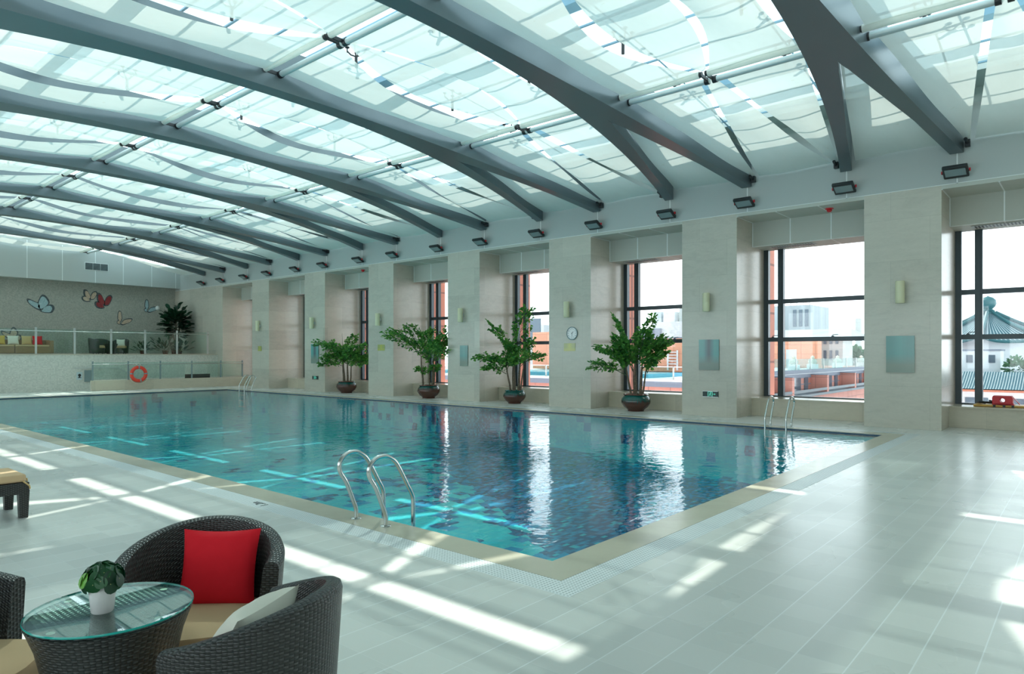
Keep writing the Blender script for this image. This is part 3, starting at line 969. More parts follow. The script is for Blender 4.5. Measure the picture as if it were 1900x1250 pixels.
t = thing('depth_marking', 'small dark depth marking on the white drain grating beside the pool', 'marking', (PX0 - CW - GW / 2, 6.75, .0035), 0)
text('1.2m', 'lettering', .13, Matrix.Rotation(PI / 2, 4, 'Z'), M['blackp'], t)

# ------------------------------------------------------------ potted fishtail palms along the windows
PALM_AT = [0, 0]
def wedge_leaf(b, p, d, n, L, w):
    """jagged fishtail leaflet"""
    d = d.normalized(); s = d.cross(n).normalized()
    up = s.cross(d).normalized()
    pts = [(0, 0, 0), (.35, -.26, .02), (.72, -.50, 0), (.80, -.22, .03), (1.0, -.10, -.04), (.90, .12, .02), (.98, .34, -.06), (.66, .46, -.01), (.34, .26, .02)]
    vs = [p + d * (a * L) + s * (c * w) + up * (e * L * 2) for a, c, e in pts]
    for q in vs:                       # leaves bend away from the stone pillars
        if q.x + PALM_AT[0] > XR - .01 and any(y0 < q.y + PALM_AT[1] < y1 for y0, y1 in PILL): return
    b.add(vs, [(0, 1, 2, 3), (0, 3, 4), (0, 4, 5), (0, 5, 6, 7), (0, 7, 8)])
def frond(b, st, base, az, elev, L, rnd, droop=.5, leaf=.17, n=9):
    """petiole and twigs go into st, fishtail leaflets into b"""
    d = Vector((math.cos(az) * math.cos(elev), math.sin(az) * math.cos(elev), math.sin(elev)))
    pts = []; p = Vector(base)
    N = 14
    for i in range(N + 1):
        pts.append(p.copy())
        d = (d + Vector((0, 0, -droop * (i / N) * .20))).normalized()
        p = p + d * (L / N)
    st.tube(pts, [.011 * (1 - .75 * i / N) for i in range(N + 1)], 5)
    n = n + 3
    for i in range(n):
        f = .26 + .74 * i / (n - 1)
        k = min(N - 1, int(f * N)); q = pts[k].lerp(pts[k + 1], f * N - k)
        t = (pts[min(k + 1, N)] - pts[k]).normalized()
        side = t.cross(Vector((0, 0, 1))).normalized()
        for sg in (-1, 1):
            dl = (t * .6 + side * sg * rnd.uniform(.5, 1.0) + Vector((0, 0, rnd.uniform(-.35, .55)))).normalized()
            tl = L * .30 * (1 - abs(f - .5) * 1.2) + .06
            e = q + dl * tl
            st.tube([q, e], .004, 4, cap=False)
            for m_ in range(3):
                pos = q.lerp(e, .30 + .35 * m_)
                for s2 in (-1, 1):
                    dd = (dl * .7 + t * .6 * s2 + Vector((0, 0, rnd.uniform(-.6, .5)))).normalized()
                    wedge_leaf(b, pos, dd, Vector((rnd.uniform(-.8, .8), rnd.uniform(-.8, .8), 1)), leaf * rnd.uniform(.65, 1.15), leaf * rnd.uniform(.55, .9))
        if i == n - 1:
            wedge_leaf(b, q, t, Vector((0, 0, 1)), leaf * 1.2, leaf)
def palm(loc, r, h, canes, fronds, seed, label, glz, spike=0):
    rnd = random.Random(seed)
    PALM_AT[:] = loc[:2]
    t = thing('potted_palm', label, 'potted palm', loc, 0, 'potted palms along the windows')
    s = r / .40
    prof = [(0, 0), (.22, 0), (.225, .03), (.24, .05), (.33, .12), (.392, .22), (.40, .28), (.385, .35), (.34, .41), (.315, .43), (.33, .45), (.345, .46), (.335, .475), (.30, .47), (.28, .43), (0, .42)]
    MB().lathe([(a * s, b_ * s * h) for a, b_ in prof], (0, 0, 0), 36).build('pot', glz, t, smooth=True)
    MB().lathe([(0, .01), (.28 * s, 0)], (0, 0, .435 * s * h), 20).build('soil', M['soil'], t)
    z0 = .42 * s * h
    tips = []
    for (x, y, dx, dy, H, rad) in canes:
        P = [(x, y, z0)] + [(x + dx * f + .01 * math.sin(7 * f), y + dy * f, z0 + (H - z0) * f) for f in (.25, .5, .75, 1)]
        MB().tube(P, [rad, rad * .9, rad * .8, rad * .6, rad * .4], 8).build('stem', M['bark'], t, smooth=True)
        tips.append(Vector(P[-1]))
    lf = MB(); st = MB()
    for (ci, dz, az, el, L, n) in fronds:
        frond(lf, st, tips[ci] + Vector((0, 0, dz)), az, el, L, rnd, .42, .135, n)
    if spike: st.tube([tips[0], tips[0] + Vector((-.04, .02, spike))], [.014, .004], 5)
    lf.build('foliage', M['palm'], t, recalc=False)
    st.build('petioles', plain('petiole', (.05, .10, .03), .5) if 'petiole' not in bpy.data.materials else bpy.data.materials['petiole'], t, smooth=True)
    return t
# azimuths: screen-right is about (.65,-.76), screen-left (-.65,.76)
SR = -PI / 2 - .22; SL = PI / 2 + .22
def fr(rnd, n, ncane, lo, hi, L0, L1):
    out = []
    for i in range(n):
        side = SR if i % 2 else SL
        az = side + rnd.uniform(-1.15, 1.15)
        out.append((rnd.randrange(ncane), rnd.uniform(-.25, .05), az, rnd.uniform(lo, hi), rnd.uniform(L0, L1), 7))
    return out
rr = random.Random(3)
CANES = [(-.05, .12, -.08, .12, 1.25, .035), (.02, .02, .0, .0, 1.35, .045), (.10, -.08, .04, -.05, 1.4, .045), (.0, .06, .02, .03, 1.2, .03), (.12, -.14, .08, -.1, 1.3, .03)]
palm((16.74, 9.78, 0), .41, .98, CANES, [(0, -.25, SL, .45, 1.0, 9), (0, -.05, SL + .3, .8, .95, 9), (2, .0, SR, .75, 1.0, 9), (2, -.2, SR - .3, .6, .8, 8), (1, 0, SL + .3, 1.2, 1.3, 9), (1, 0, SR + .3, 1.25, 1.25, 9)] + fr(rr, 12, 5, .7, 1.25, .7, .9), 11,
     'leafy fishtail palm in a green-glazed pot between the second and third pillars', M['glaze'])
palm((16.72, 14.25, 0), .37, .98, CANES, [(0, -.1, SL, .5, 1.1, 9), (2, -.2, SR, .5, 1.0, 9), (1, .1, SR + .2, 1.3, 1.55, 10), (1, 0, SL + .2, 1.1, 1.4, 10), (0, -.3, SL + .3, .5, .7, 7)] + fr(rr, 8, 5, .5, 1.2, .65, .85), 12,
     'tall narrow fishtail palm in a green-glazed pot left of the clock pillar', M['glaze'])
palm((16.72, 18.35, 0), .41, .98, [(-.12, .16, -.05, .06, 1.5, .04), (.03, .0, .0, -.03, 1.2, .025), (.12, -.08, .03, -.02, 1.4, .05), (.1, -.16, .06, -.05, 1.45, .03)],
     [(0, .1, SL, .62, 1.65, 12), (0, .0, SL + .3, .85, 1.4, 11), (0, .1, SL - .3, 1.1, 1.2, 9), (2, 0, SR, .75, 1.35, 11), (2, .0, SR + .3, 1.05, 1.3, 10), (3, -.1, SR - .3, .5, 1.2, 10), (1, -.35, SL, .5, .5, 5), (1, -.3, SR, .6, .5, 5)] + fr(rr, 6, 4, .8, 1.25, .9, 1.2), 13,
     'fishtail palm leaning left in a brown pot between the fourth and fifth pillars', M['glaze2'])
palm((16.74, 23.35, 0), .41, .98, [(-.05, .1, -.02, .04, 1.35, .06), (.05, .0, .0, .0, 1.35, .045), (.12, -.1, .04, -.03, 1.3, .035)],
     [(0, .05, SL, .62, 1.5, 11), (1, 0, SR, .6, 1.35, 11), (2, -.2, SR, .3, 1.2, 10), (0, -.25, SL, .25, 1.1, 9)] + fr(rr, 13, 3, .3, 1.2, .9, 1.25), 14,
     'bushy fishtail palm in a brown pot with a tall bare spike, farthest along the windows', M['glaze2'], 1.1)

# ------------------------------------------------------------ lounge group in the foreground
def armchair(loc, rz, label, legs=True):
    """wicker tub chair: local +X is the way it faces"""
    t = thing('wicker_armchair', label, 'armchair', loc, rz)
    t.scale = (.94, .94, 1)
    NA = 48
    A0 = math.radians(100)
    def prof(a):
        c = .5 + .5 * math.cos(a)
        Rt = .385 + .055 * c ** 2
        Rb = Rt - .06
        h = .60 + .17 * c ** 1.6
        tk = .085
        return [(Rb, .03), (Rb + (Rt - Rb) * .5, h * .5), (Rt - .004, h - .03), (Rt - .012, h - .008), (Rt - .03, h), (Rt - tk + .03, h), (Rt - tk + .012, h - .008), (Rt - tk + .004, h - .03), (Rt - tk - .02, .45), (Rt - tk - .05, .27)]
    vs = []; uv = []; fs = []
    for i in range(NA + 1):
        a = -A0 + 2 * A0 * i / NA
        L = 0; pr = prof(a)
        for j_, (r, z) in enumerate(pr):
            if j_: L += math.hypot(r - pr[j_ - 1][0], z - pr[j_ - 1][1])
            vs.append((-r * math.cos(a), -r * math.sin(a), z)); uv.append((.40 * (a + A0), L))
    m = len(prof(0))
    for i in range(NA):
        for j_ in range(m - 1):
            fs.append((i * m + j_, i * m + j_ + 1, (i + 1) * m + j_ + 1, (i + 1) * m + j_))
    b = MB().add(vs, fs, 0, uv)
    for i in (0, NA):
        L_ = [vs[i * m + j_] for j_ in range(m)]
        U = [(math.hypot(p[0], p[1]), p[2]) for p in L_]
        b.add(L_, [(0, 1, 8, 9), (1, 2, 7, 8), (2, 3, 6, 7), (3, 4, 5, 6)], 0, U)
    b.build('backrest', M['wicker'], t, smooth=True)
    # seat base: D-shaped wicker drum
    out = [(-.33 * math.cos(a), -.33 * math.sin(a)) for a in [-A0 + 2 * A0 * i / 30 for i in range(31)]]
    out += [(.22, -.30), (.29, -.20), (.31, 0), (.29, .20), (.22, .30)]
    def ringwall(b, o, z0, z1, sc0=1, sc1=1):
        v = []; u = []; f = []; L = 0
        n = len(o)
        for i in range(n + 1):
            p = o[i % n]; q_ = o[(i - 1) % n]
            if i: L += math.hypot(p[0] - q_[0], p[1] - q_[1])
            v += [(p[0] * sc0, p[1] * sc0, z0), (p[0] * sc1, p[1] * sc1, z1)]; u += [(L, z0), (L, z1)]
        for i in range(n): f.append((2 * i, 2 * i + 2, 2 * i + 3, 2 * i + 1))
        b.add(v, f, 0, u)
        b.add([(p[0] * sc1, p[1] * sc1, z1) for p in o], [tuple(range(n))], 0, [p for p in o])
    sb = MB(); ringwall(sb, out, .03, .29, .9, 1.0); sb.build('seat_base', M['wicker'], t)
    # cushion
    cu = MB(); o2 = [(x * .98, y * .94) for x, y in out]
    n = len(o2)
    zz = [(.29, .97), (.31, 1.0), (.375, 1.0), (.40, .97), (.412, .85), (.418, .5)]
    v = [(x * k, y * k, z) for z, k in zz for x, y in o2]
    f = []
    for r_ in range(len(zz) - 1):
        for i in range(n): f.append((r_ * n + i, r_ * n + (i + 1) % n, (r_ + 1) * n + (i + 1) % n, (r_ + 1) * n + i))
    f.append(tuple((len(zz) - 1) * n + i for i in range(n))); cu.add(v, f)
    cu.build('seat_cushion', M['beige'], t, smooth=True)
    for x, y in ((.2, -.2), (.2, .2), (-.2, -.18), (-.2, .18)):
        MB().tube([(x, y, 0), (x, y, .04)], .02, 8).build('foot', M['black'], t)
    return t
def pillow(name, label, loc, rot, w, h, th, m, seed, group=None):
    rnd = random.Random(seed)
    b = MB(); N = 18
    def sh(u, v, s):
        x = 2 * u - 1; y = 2 * v - 1
        e = max(0, (1 - abs(x) ** 2.6) * (1 - abs(y) ** 2.6)) ** .55
        k = 1 - .075 * (1 - abs(x) ** 2) * abs(y) ** 3; k2 = 1 - .075 * (1 - abs(y) ** 2) * abs(x) ** 3
        wr = .05 * math.sin(9 * x + seed) * math.sin(7 * y + 2 * seed) * e
        return (x * w / 2 * k2, y * h / 2 * k, s * th / 2 * (e + wr * .5))
    b.grid(lambda u, v: sh(u, v, 1), N, N); b.grid(lambda u, v: sh(1 - u, v, -1), N, N)
    o = b.build(name, m, smooth=True, weld=True)
    o.location = loc; o.rotation_euler = rot
    return tag(o, label, 'cushion', group)
def facing(dx, dy): return math.atan2(dy, dx)
A_c, A_r = (1.425, 3.12), facing(-.62, -.78)
B_c, B_r = (1.225, 2.375), facing(-.455, .89)
armchair((A_c[0], A_c[1], 0), A_r, 'dark wicker tub chair holding the red cushion, behind the round table')
armchair((B_c[0], B_c[1], 0), B_r, 'dark wicker tub chair seen from behind, nearest the camera, holding the cream cushion').scale = (.87, .87, 1)
armchair((.56, 3.30, 0), facing(.62, -.6), 'dark wicker tub chair cut off by the left edge, left of the round table')
def stand(c, fr_, back, z, tilt, yaw=0):
    """cushion leaning on the chair back: centre moved back from the seat centre, face tilted up"""
    fx, fy = math.cos(fr_), math.sin(fr_)
    Mx = Matrix.Rotation(fr_ + yaw, 4, 'Z') @ Matrix.Rotation(PI / 2 - tilt, 4, 'Y') @ Matrix.Rotation(PI / 2, 4, 'Z')
    return (c[0] - fx * back, c[1] - fy * back, z), Mx.to_euler()
l, e = stand((A_c[0] + .035, A_c[1] - .04), A_r, .17, .565, math.radians(16), math.radians(-8))
pillow('throw_cushion', 'bright red square cushion standing in the wicker chair behind the table', l, e, .37, .37, .13, M['cush_red'], 3)
l, e = stand((B_c[0] - .025, B_c[1] + .02), B_r, .075, .565, math.radians(34))
pillow('throw_cushion', 'cream piped cushion in the wicker chair nearest the camera', l, e, .38, .36, .17, M['cush_white'], 5)

# round table with glass top
T_c = (.94, 2.76)
t = thing('wicker_table', 'round dark wicker table with a glass top in the foreground', 'table', (T_c[0], T_c[1], 0))
MB().lathe([(.17, 0), (.172, .05), (.182, .2), (.205, .4), (.24, .56), (.262, .62), (.272, .645), (.262, .652)], (0, 0, 0), 48, 0, 1.55, 1.0).build('base', M['wicker'], t, smooth=True)
dk = MB(); n = 48
dk.grid(lambda u, v: (.268 * (2 * u - 1), .268 * math.sqrt(max(0, 1 - (2 * u - 1) ** 2)) * (2 * v - 1), .650), 24, 12, 0, .54, .54)
dk.build('woven_top', M['wickertop'], t, recalc=False)
gt = MB(); gt.lathe([(0, .657), (.274, .657)], (0, 0, 0), 56); gt.lathe([(.274, .665), (0, .665)], (0, 0, 0), 56)
gt.lathe([(.274, .657), (.2755, .661), (.274, .665)], (0, 0, 0), 56, 1)
gt.build('glass_top', [M['topglass'], M['glassrim']], t, smooth=True)
for a in (20, 110, 200, 290):
    MB().lathe([(0, .6535), (.014, .6535), (.014, .655)], (.23 * math.cos(math.radians(a)), .23 * math.sin(math.radians(a)), 0), 14).build('glass_pad', M['cush_white'], t)
# little pot plant
t = thing('potted_plant', 'small round-leaved plant in a white pot on the glass table', 'plant', (.90, 2.735, .665))
MB().lathe([(0, 0), (.034, 0), (.037, .004), (.046, .098), (.045, .1), (.042, .098), (.041, .085), (0, .085)], (0, 0, 0), 32).build('pot', M['white'], t, smooth=True)
MB().lathe([(0, .087), (.041, .086)], (0, 0, 0), 16).build('soil', M['soil'], t)
rnd = random.Random(21)
def oval(b, p, d, n, L, w):
    d = d.normalized(); s = d.cross(n).normalized(); up = s.cross(d)
    vs = [p]; m_ = 12
    ringp = []
    for i in range(m_):
        a = 2 * PI * i / m_
        x = .5 - .5 * math.cos(a); y = math.sin(a) * .5
        y *= 1 + .25 * (x - .5)
        ringp.append(p + d * (x * L) + s * (y * w) + up * (.10 * L * (abs(y) * 1.2) - .10 * L * x * x))
    c = p + d * (.55 * L) - up * (.02 * L)
    b.add([c] + ringp, [(0, i + 1, (i + 1) % m_ + 1) for i in range(m_)])
lf = MB(); st = MB(); lm = MB()
for i in range(40):
    az = i * 2.4 + rnd.uniform(-.2, .2); f_ = i / 39
    el = 1.45 - 1.85 * f_                      # top leaves upright, outer ones hang over the rim
    d = Vector((math.cos(az) * math.cos(el), math.sin(az) * math.cos(el), math.sin(el)))
    c0 = Vector((0, 0, .122)) + Vector((d.x * .064, d.y * .064, d.z * .046))
    st.tube([(0, 0, .085), tuple(c0)], .0022, 5)
    tg = (Vector((0, 0, -1)) + Vector((d.x, d.y, 0)) * .9)
    tg = tg - d * tg.dot(d) * .75
    if tg.length < .1: tg = Vector((1, 0, 0))
    tg = (tg.normalized() + Vector((rnd.uniform(-.35, .35), rnd.uniform(-.35, .35), 0))).normalized()
    L_ = rnd.uniform(.044, .058)
    oval(lm if i == 25 else lf, c0 - tg * L_ * .4, tg, d + Vector((rnd.uniform(-.3, .3), rnd.uniform(-.3, .3), .35)), L_, L_ * rnd.uniform(.85, 1.0))
lf.build('foliage', M['smallleaf'], t, smooth=True, recalc=False); lm.build('pale_leaf', M['lime'], t, smooth=True, recalc=False)
st.tube([(0, 0, .08), (-.018, .0, .13), (-.045, .015, .155)], .004, 6)
st.build('stems', plain('pale_stem', (.30, .33, .12), .5), t, smooth=True)

# sun lounger at the left edge
t = thing('sun_lounger', 'dark wicker sun lounger with a beige pad, foot end at the left edge', 'lounger', (1.96, 8.23, 0))
for x in (-.04, -1.75):
    for y in (-.265, .265):
        b = MB(); w0, w1 = .034, .044
        b.add([(x + sx * w, y + sy * w, z) for z, w in ((0, w0), (.27, w1)) for sx, sy in ((-1, -1), (1, -1), (1, 1), (-1, 1))],
              [(0, 3, 2, 1), (4, 5, 6, 7), (0, 1, 5, 4), (1, 2, 6, 5), (2, 3, 7, 6), (3, 0, 4, 7)], 0, [(x_, z_) for z_ in (0, .27) for x_ in (0, .08, .16, .24)])
        b.build('leg', M['wicker'], t)
fr_ = MB()
def side(p, q):
    v = [(p[0], p[1], .235), (q[0], q[1], .235), (q[0], q[1], .345), (p[0], p[1], .345)]
    L = math.hypot(p[0] - q[0], p[1] - q[1])
    return v, [(0, 0), (L, 0), (L, .11), (0, .11)]
for p, q in (((0, -.31), (0, .31)), ((-1.9, -.31), (0, -.31)), ((-1.9, .31), (0, .31)), ((-1.9, -.31), (-1.9, .31))):
    v, u = side(p, q); fr_.add(v, [(0, 1, 2, 3)], 0, u)
fr_.add([(0, -.31, .345), (0, .31, .345), (-1.9, .31, .345), (-1.9, -.31, .345)], [(0, 1, 2, 3)], 0, [(0, 0), (.6, 0), (.6, 1.9), (0, 1.9)])
fr_.build('frame', M['wicker'], t)
MB().box(-1.88, -.30, .348, -.02, .30, .425).build('pad', M['beige'], t, bevel=.02)
sb = MB(); sb.tube([(.004, -.20, .37), (.006, -.24, .30), (.005, -.265, .235)], .008, 5); sb.tube([(-.05, -.306, .36), (.0, -.316, .31), (.006, -.31, .28)], .008, 5)
sb.build('tie', M['cush_tan'], t)

# ------------------------------------------------------------ far end: terrace, stair wall, rails, furniture
YT = 34.0
b = MB(); b.box(XL, YT, 0, XR, YE, 1.56)
struct(b.build('wall_terrace', M['mosaic']))
struct(MB().box(XL, YT - .03, 1.56, XR, YE, 1.6).build('floor_terrace', M['stone2']))
struct(MB().box(14.85, YT - .006, .05, 16.1, YT + .01, .60).build('trim_dark_panel', M['shelf']))  # flat black panel, painted stand-in for the darkness of a low opening
struct(MB().box(10.36, 32.72, 0, 17.45, 32.92, .45).build('wall_stair', M['stone2']))
def balustrade(y, xs_, z0, hpost, hrail, hglass, label, m_post, r, wide):
    t = thing('balustrade', label, 'balustrade', (xs_[0], y, z0))
    for i, x in enumerate(xs_):
        MB().box(x - xs_[0] - wide / 2, -.03, 0, x - xs_[0] + wide / 2, .03, hpost).build('post', m_post, t)
        if i:
            MB().box(xs_[i - 1] - xs_[0] + wide / 2 + .02, -.006, .05, x - xs_[0] - wide / 2 - .02, .006, hglass).build('glass_panel', M['railglass'], t)
    MB().tube([(-.05, -.06, hrail), (xs_[-1] - xs_[0] + .05, -.06, hrail)], r, 10).build('handrail', M['chrome'], t, smooth=True)
    return t
balustrade(YT + .05, [5.9, 7.3, 8.66, 10.1, 11.56, 13.02, 14.49, 16.0], 1.6, 1.14, .98, 1.08, 'glass balustrade with pale posts along the raised terrace edge', M['steelpost'], .02, .07)
balustrade(32.82, [10.42, 11.84, 13.22, 14.66, 16.08, 17.2], .45, .83, .69, .78, 'glass balustrade with steel posts on the low stone stair wall', M['lens'], .022, .05)
t = thing('stair_handrail', 'grey sloping handrail fixed to the pale mosaic wall behind the lifebuoy', 'handrail', (10.05, YT - .08, .97))
MB().tube([(0, 0, 0), (1.75, 0, 0), (2.75, 0, -.6), (3.4, 0, -.97)], .022, 8).build('rail', M['steelpost'], t, smooth=True)
for x in (.3, 1.7):
    MB().tube([(x, 0, -.01), (x, 0, -.07), (x, .08, -.07)], .012, 6).build('bracket', M['steelpost'], t)
t = thing('notice_board', 'small notice with a black head silhouette on the pale mosaic wall', 'sign', (10.27, YT, .46))
MB().box(-.115, -.015, 0, .115, 0, .34).build('board', plain('notice_pale', (.55, .66, .68), .4), t)
hd = MB(); hp = [(-.07, .08), (-.055, .11), (-.02, .125), (-.03, .15), (-.05, .17), (-.055, .21), (-.04, .25), (0, .27), (.035, .26), (.055, .23), (.055, .20), (.07, .18), (.05, .165), (.048, .145), (.02, .135), (.03, .11), (.075, .10), (.08, .08)]
hd.prism(hp, lambda u, v, w: (u, -.018 + w, v), .003); hd.build('silhouette', M['black'], t)
tag(MB().box(10.46, YT - .04, .37, 10.74, YT, .88).build('wall_cabinet', M['lens'], loc=(10.6, YT, .37)), 'plain grey metal box on the pale mosaic wall beside the silhouette notice', 'cabinet')
# lifebuoy on the stair balustrade
t = thing('lifebuoy', 'red lifebuoy ring hanging on the stair balustrade', 'lifebuoy', (12.22, 32.66, .70))
def tor(R_, r_, a0, a1, n, m_=12):
    b = MB(); b.tube([(R_ * math.cos(a0 + (a1 - a0) * i / n), 0, R_ * math.sin(a0 + (a1 - a0) * i / n)) for i in range(n + 1)], r_, m_); return b
tor(.30, .075, 0, 2 * PI, 48, 14).build('ring', M['ring'], t, smooth=True)
for a in (3, 90, 177, 283):
    tor(.30, .078, math.radians(a - 5), math.radians(a + 5), 4, 14).build('band', M['lens'], t, smooth=True)
rp = MB(); rp.tube([(.42 * math.cos(a), -.04, .42 * math.sin(a) * (1.05)) for a in [PI + .4 + (PI - .8) * i / 16 for i in range(17)]], .008, 5)
rp.tube([(-.1, .02, .42), (0, .06, .47), (.1, .02, .42)], .012, 5)
rp.build('rope', M['cush_white'], t, smooth=True)

# butterflies inlaid in the end wall
def butterfly(label, x0, z0, x1, z1, cells, mw):
    """outline pieces in 0..1 of the box; each piece gets a dark border and a coloured inside"""
    t = thing('butterfly_mosaic', label, 'wall mosaic', ((x0 + x1) / 2, YE, z0), 0, 'butterfly mosaics on the end wall')
    w, h = x1 - x0, z1 - z0
    for poly, ins in cells:
        P = smooth_path([*[(p[0], p[1]) for p in poly], (poly[0][0], poly[0][1])], 4)[:-1]
        fn = lambda d: (lambda u, v, w_: ((u - .5) * w, -.008 - d + w_, v * h))
        MB().prism(P, fn(0), .004).build('border', M['bf_dark'], t)
        cx_ = sum(p[0] for p in P) / len(P); cy_ = sum(p[1] for p in P) / len(P)
        Q = [(cx_ + ins[2] + (p[0] - cx_) * ins[0], cy_ + ins[3] + (p[1] - cy_) * ins[1]) for p in P]
        MB().prism(Q, fn(.004), .004).build('wing', mw, t)
UPW = [(.36, .28), (.40, .62), (.52, .98), (.66, .98), (.80, .72), (.80, .52), (.66, .30), (.50, .18)]
LFW = [(.50, .10), (.30, .22), (.06, .50), (.0, .72), (.10, .74), (.32, .60), (.44, .52), (.52, .30)]
RTW = [(.48, .06), (.62, .34), (.80, .48), (.94, .46), (1.0, .28), (.92, .04), (.76, .0), (.60, .02)]
butterfly('large pale blue butterfly mosaic on the end wall, leftmost of the flying ones', 9.54, 3.61, 10.7, 4.49, [(LFW, (.80, .72, .0, .0)), (RTW, (.74, .76, -.03, -.01)), (UPW, (.80, .82, -.01, -.03))], M['bf_blue'])
U2 = [(.46, .16), (.20, .42), (.12, .66), (.14, .98), (.34, .96), (.52, .62), (.60, .36)]
R2 = [(.52, .18), (.56, .52), (.70, .82), (.90, .92), (1.0, .78), (.92, .50), (.76, .22)]
L2 = [(.58, .10), (.30, .44), (.06, .46), (.0, .30), (.10, .08), (.32, .0), (.50, .03)]
butterfly('small peach butterfly mosaic touching the red one on the end wall', 11.87, 4.25, 12.6, 4.89, [(L2, (.72, .68, .03, .02)), (R2, (.74, .76, 0, -.01)), (U2, (.68, .74, .04, -.02))], M['bf_peach'])
butterfly('dark red butterfly mosaic high on the end wall', 12.46, 3.93, 13.3, 4.75, [(L2, (.74, .70, .03, .02)), (R2, (.76, .78, 0, -.01)), (U2, (.72, .78, .03, -.02))], M['bf_red'])
U3 = [(.22, .14), (.06, .40), (.06, .74), (.14, .98), (.28, .94), (.34, .66), (.34, .38)]
R3 = [(.22, .04), (.40, .34), (.62, .46), (.92, .50), (1.0, .42), (.86, .22), (.62, .10), (.40, .0)]
L3 = [(.26, .08), (.20, .30), (.04, .30), (.02, .14), (.14, .04)]
butterfly('peach butterfly mosaic with upright wing, lowest of the flying ones', 13.5, 3.12, 14.28, 3.89, [(L3, (.7, .7, 0, 0)), (R3, (.84, .72, 0, 0)), (U3, (.70, .84, 0, 0))], M['bf_peach'])
butterfly('pale blue butterfly mosaic at the right, beside the tall dark plant', 14.85, 3.84, 15.6, 4.57, [(L3, (.7, .7, 0, 0)), (R3, (.84, .72, 0, 0)), (U3, (.70, .84, 0, 0))], M['bf_blue'])
butterfly('peach butterfly mosaic low on the end wall behind the terrace sofa', 8.53, 2.2, 9.36, 2.87, [(LFW, (.78, .70, 0, 0)), (RTW, (.74, .74, -.02, 0)), (UPW, (.74, .78, 0, -.03))], M['bf_peach'])
o = MB().lathe([(0, 0), (.11, 0), (.12, .02), (.10, .07), (.05, .10), (0, .11)], (0, 0, 0), 20)
o = o.build('security_camera', M['seam'], smooth=True); o.matrix_world = Matrix.Translation((15.55, YE - .01, 4.12)) @ Matrix.Rotation(PI / 2, 4, 'X')
tag(o, 'round white dome camera on the end wall beside the pale blue butterfly', 'security camera')

# terrace furniture
t = thing('wicker_sofa', 'long brown wicker sofa on the raised terrace', 'sofa', (8.6, 37.5, 1.6))
MB().box(-1.55, -.42, .04, 0.02, .42, .34).build('base', M['sofa'], t, bevel=.02)
MB().box(.04, -.42, .04, 1.55, .42, .34).build('base', M['sofa'], t, bevel=.02)
MB().box(-1.55, .26, .34, 1.55, .42, .66).build('backrest', M['sofa'], t, bevel=.02)
MB().box(1.40, -.42, .34, 1.55, .42, .63).build('armrest', M['sofa'], t, bevel=.02)
MB().box(-1.50, -.40, .345, .0, .25, .42).build('seat_cushion', M['beige'], t, bevel=.02)
MB().box(.05, -.40, .345, 1.38, .25, .42).build('seat_cushion', M['beige'], t, bevel=.02)
for x, m_, lb, w in ((8.17, 'cush_yel', 'yellow cushion on the terrace sofa, at the left edge', .42), (8.68, 'cush_white', 'white cushion on the terrace sofa', .44), (9.20, 'cush_tan', 'tan yellow cushion on the terrace sofa, between white and red ones', .42), (9.62, 'cush_red', 'small red cushion on the terrace sofa', .40)):
    pillow('throw_cushion', lb, (x, 37.58, 2.24), (math.radians(78), 0, 0), w, .42, .14, M[m_], int(x * 10), 'cushions on the terrace sofa')
ch = []
for k, (x, y, rz, lb) in enumerate(((11.75, 36.3, -.3, 'dark wicker tub chair on the terrace, left of its table'), (13.0, 37.0, -2.2, 'dark wicker tub chair on the terrace with a white cushion'), (12.3, 37.5, -1.6, 'dark wicker tub chair on the terrace behind the small table'))):
    armchair((x, y, 1.6), rz, lb)
pillow('throw_cushion', 'white cushion in the dark terrace chair seen through the glass', (12.95, 36.85, 2.16), (math.radians(75), 0, math.radians(-20)), .38, .36, .12, M['cush_white'], 8)
t = thing('wicker_table', 'small dark wicker table between the terrace chairs', 'table', (12.35, 36.4, 1.6))
MB().lathe([(.18, 0), (.2, .2), (.3, .48), (.3, .5), (0, .5)], (0, 0, 0), 24, 0, 1.6).build('base', M['wicker'], t, smooth=True)
# tall rubber plant and low plants
t = thing('rubber_plant', 'tall dark broad-leaved plant in the terrace corner', 'plant', (15.65, 36.9, 1.6))
MB().lathe([(0, 0), (.2, 0), (.28, .4), (.26, .42), (0, .40)], (0, 0, 0), 20).build('pot', M['glaze2'], t, smooth=True)
rnd = random.Random(5)
st = MB(); lf = MB()
for k in range(6):
    a = k * 1.05; tip = Vector((.3 * math.cos(a), .3 * math.sin(a), 1.9 + .3 * rnd.random()))
    st.tube([(.05 * math.cos(a), .05 * math.sin(a), .4), tuple(tip * .55), tuple(tip)], [.03, .025, .012], 6)
for k in range(420):
    d = Vector((rnd.gauss(0, 1), rnd.gauss(0, 1), rnd.gauss(0, 1))).normalized()
    p = Vector((0, 0, 1.62)) + Vector((d.x * .72, d.y * .5, d.z * .82)) * rnd.uniform(.35, 1.0)
    oval(lf, p, Vector((d.x, d.y, d.z * .4 + .3)), Vector((rnd.uniform(-.6, .6), rnd.uniform(-.6, .6), 1)), rnd.uniform(.22, .36), rnd.uniform(.15, .22))
for dz, a, L in ((.75, SR + .3, .55), (.70, SL, .35)):
    oval(lf, Vector((.1, 0, 1.75 + dz)), Vector((math.cos(a), math.sin(a), .6)), Vector((0, 0, 1)), L, .2)
st.build('stems', M['bark'], t, smooth=True); lf.build('foliage', M['rubber'], t, smooth=True, recalc=False)
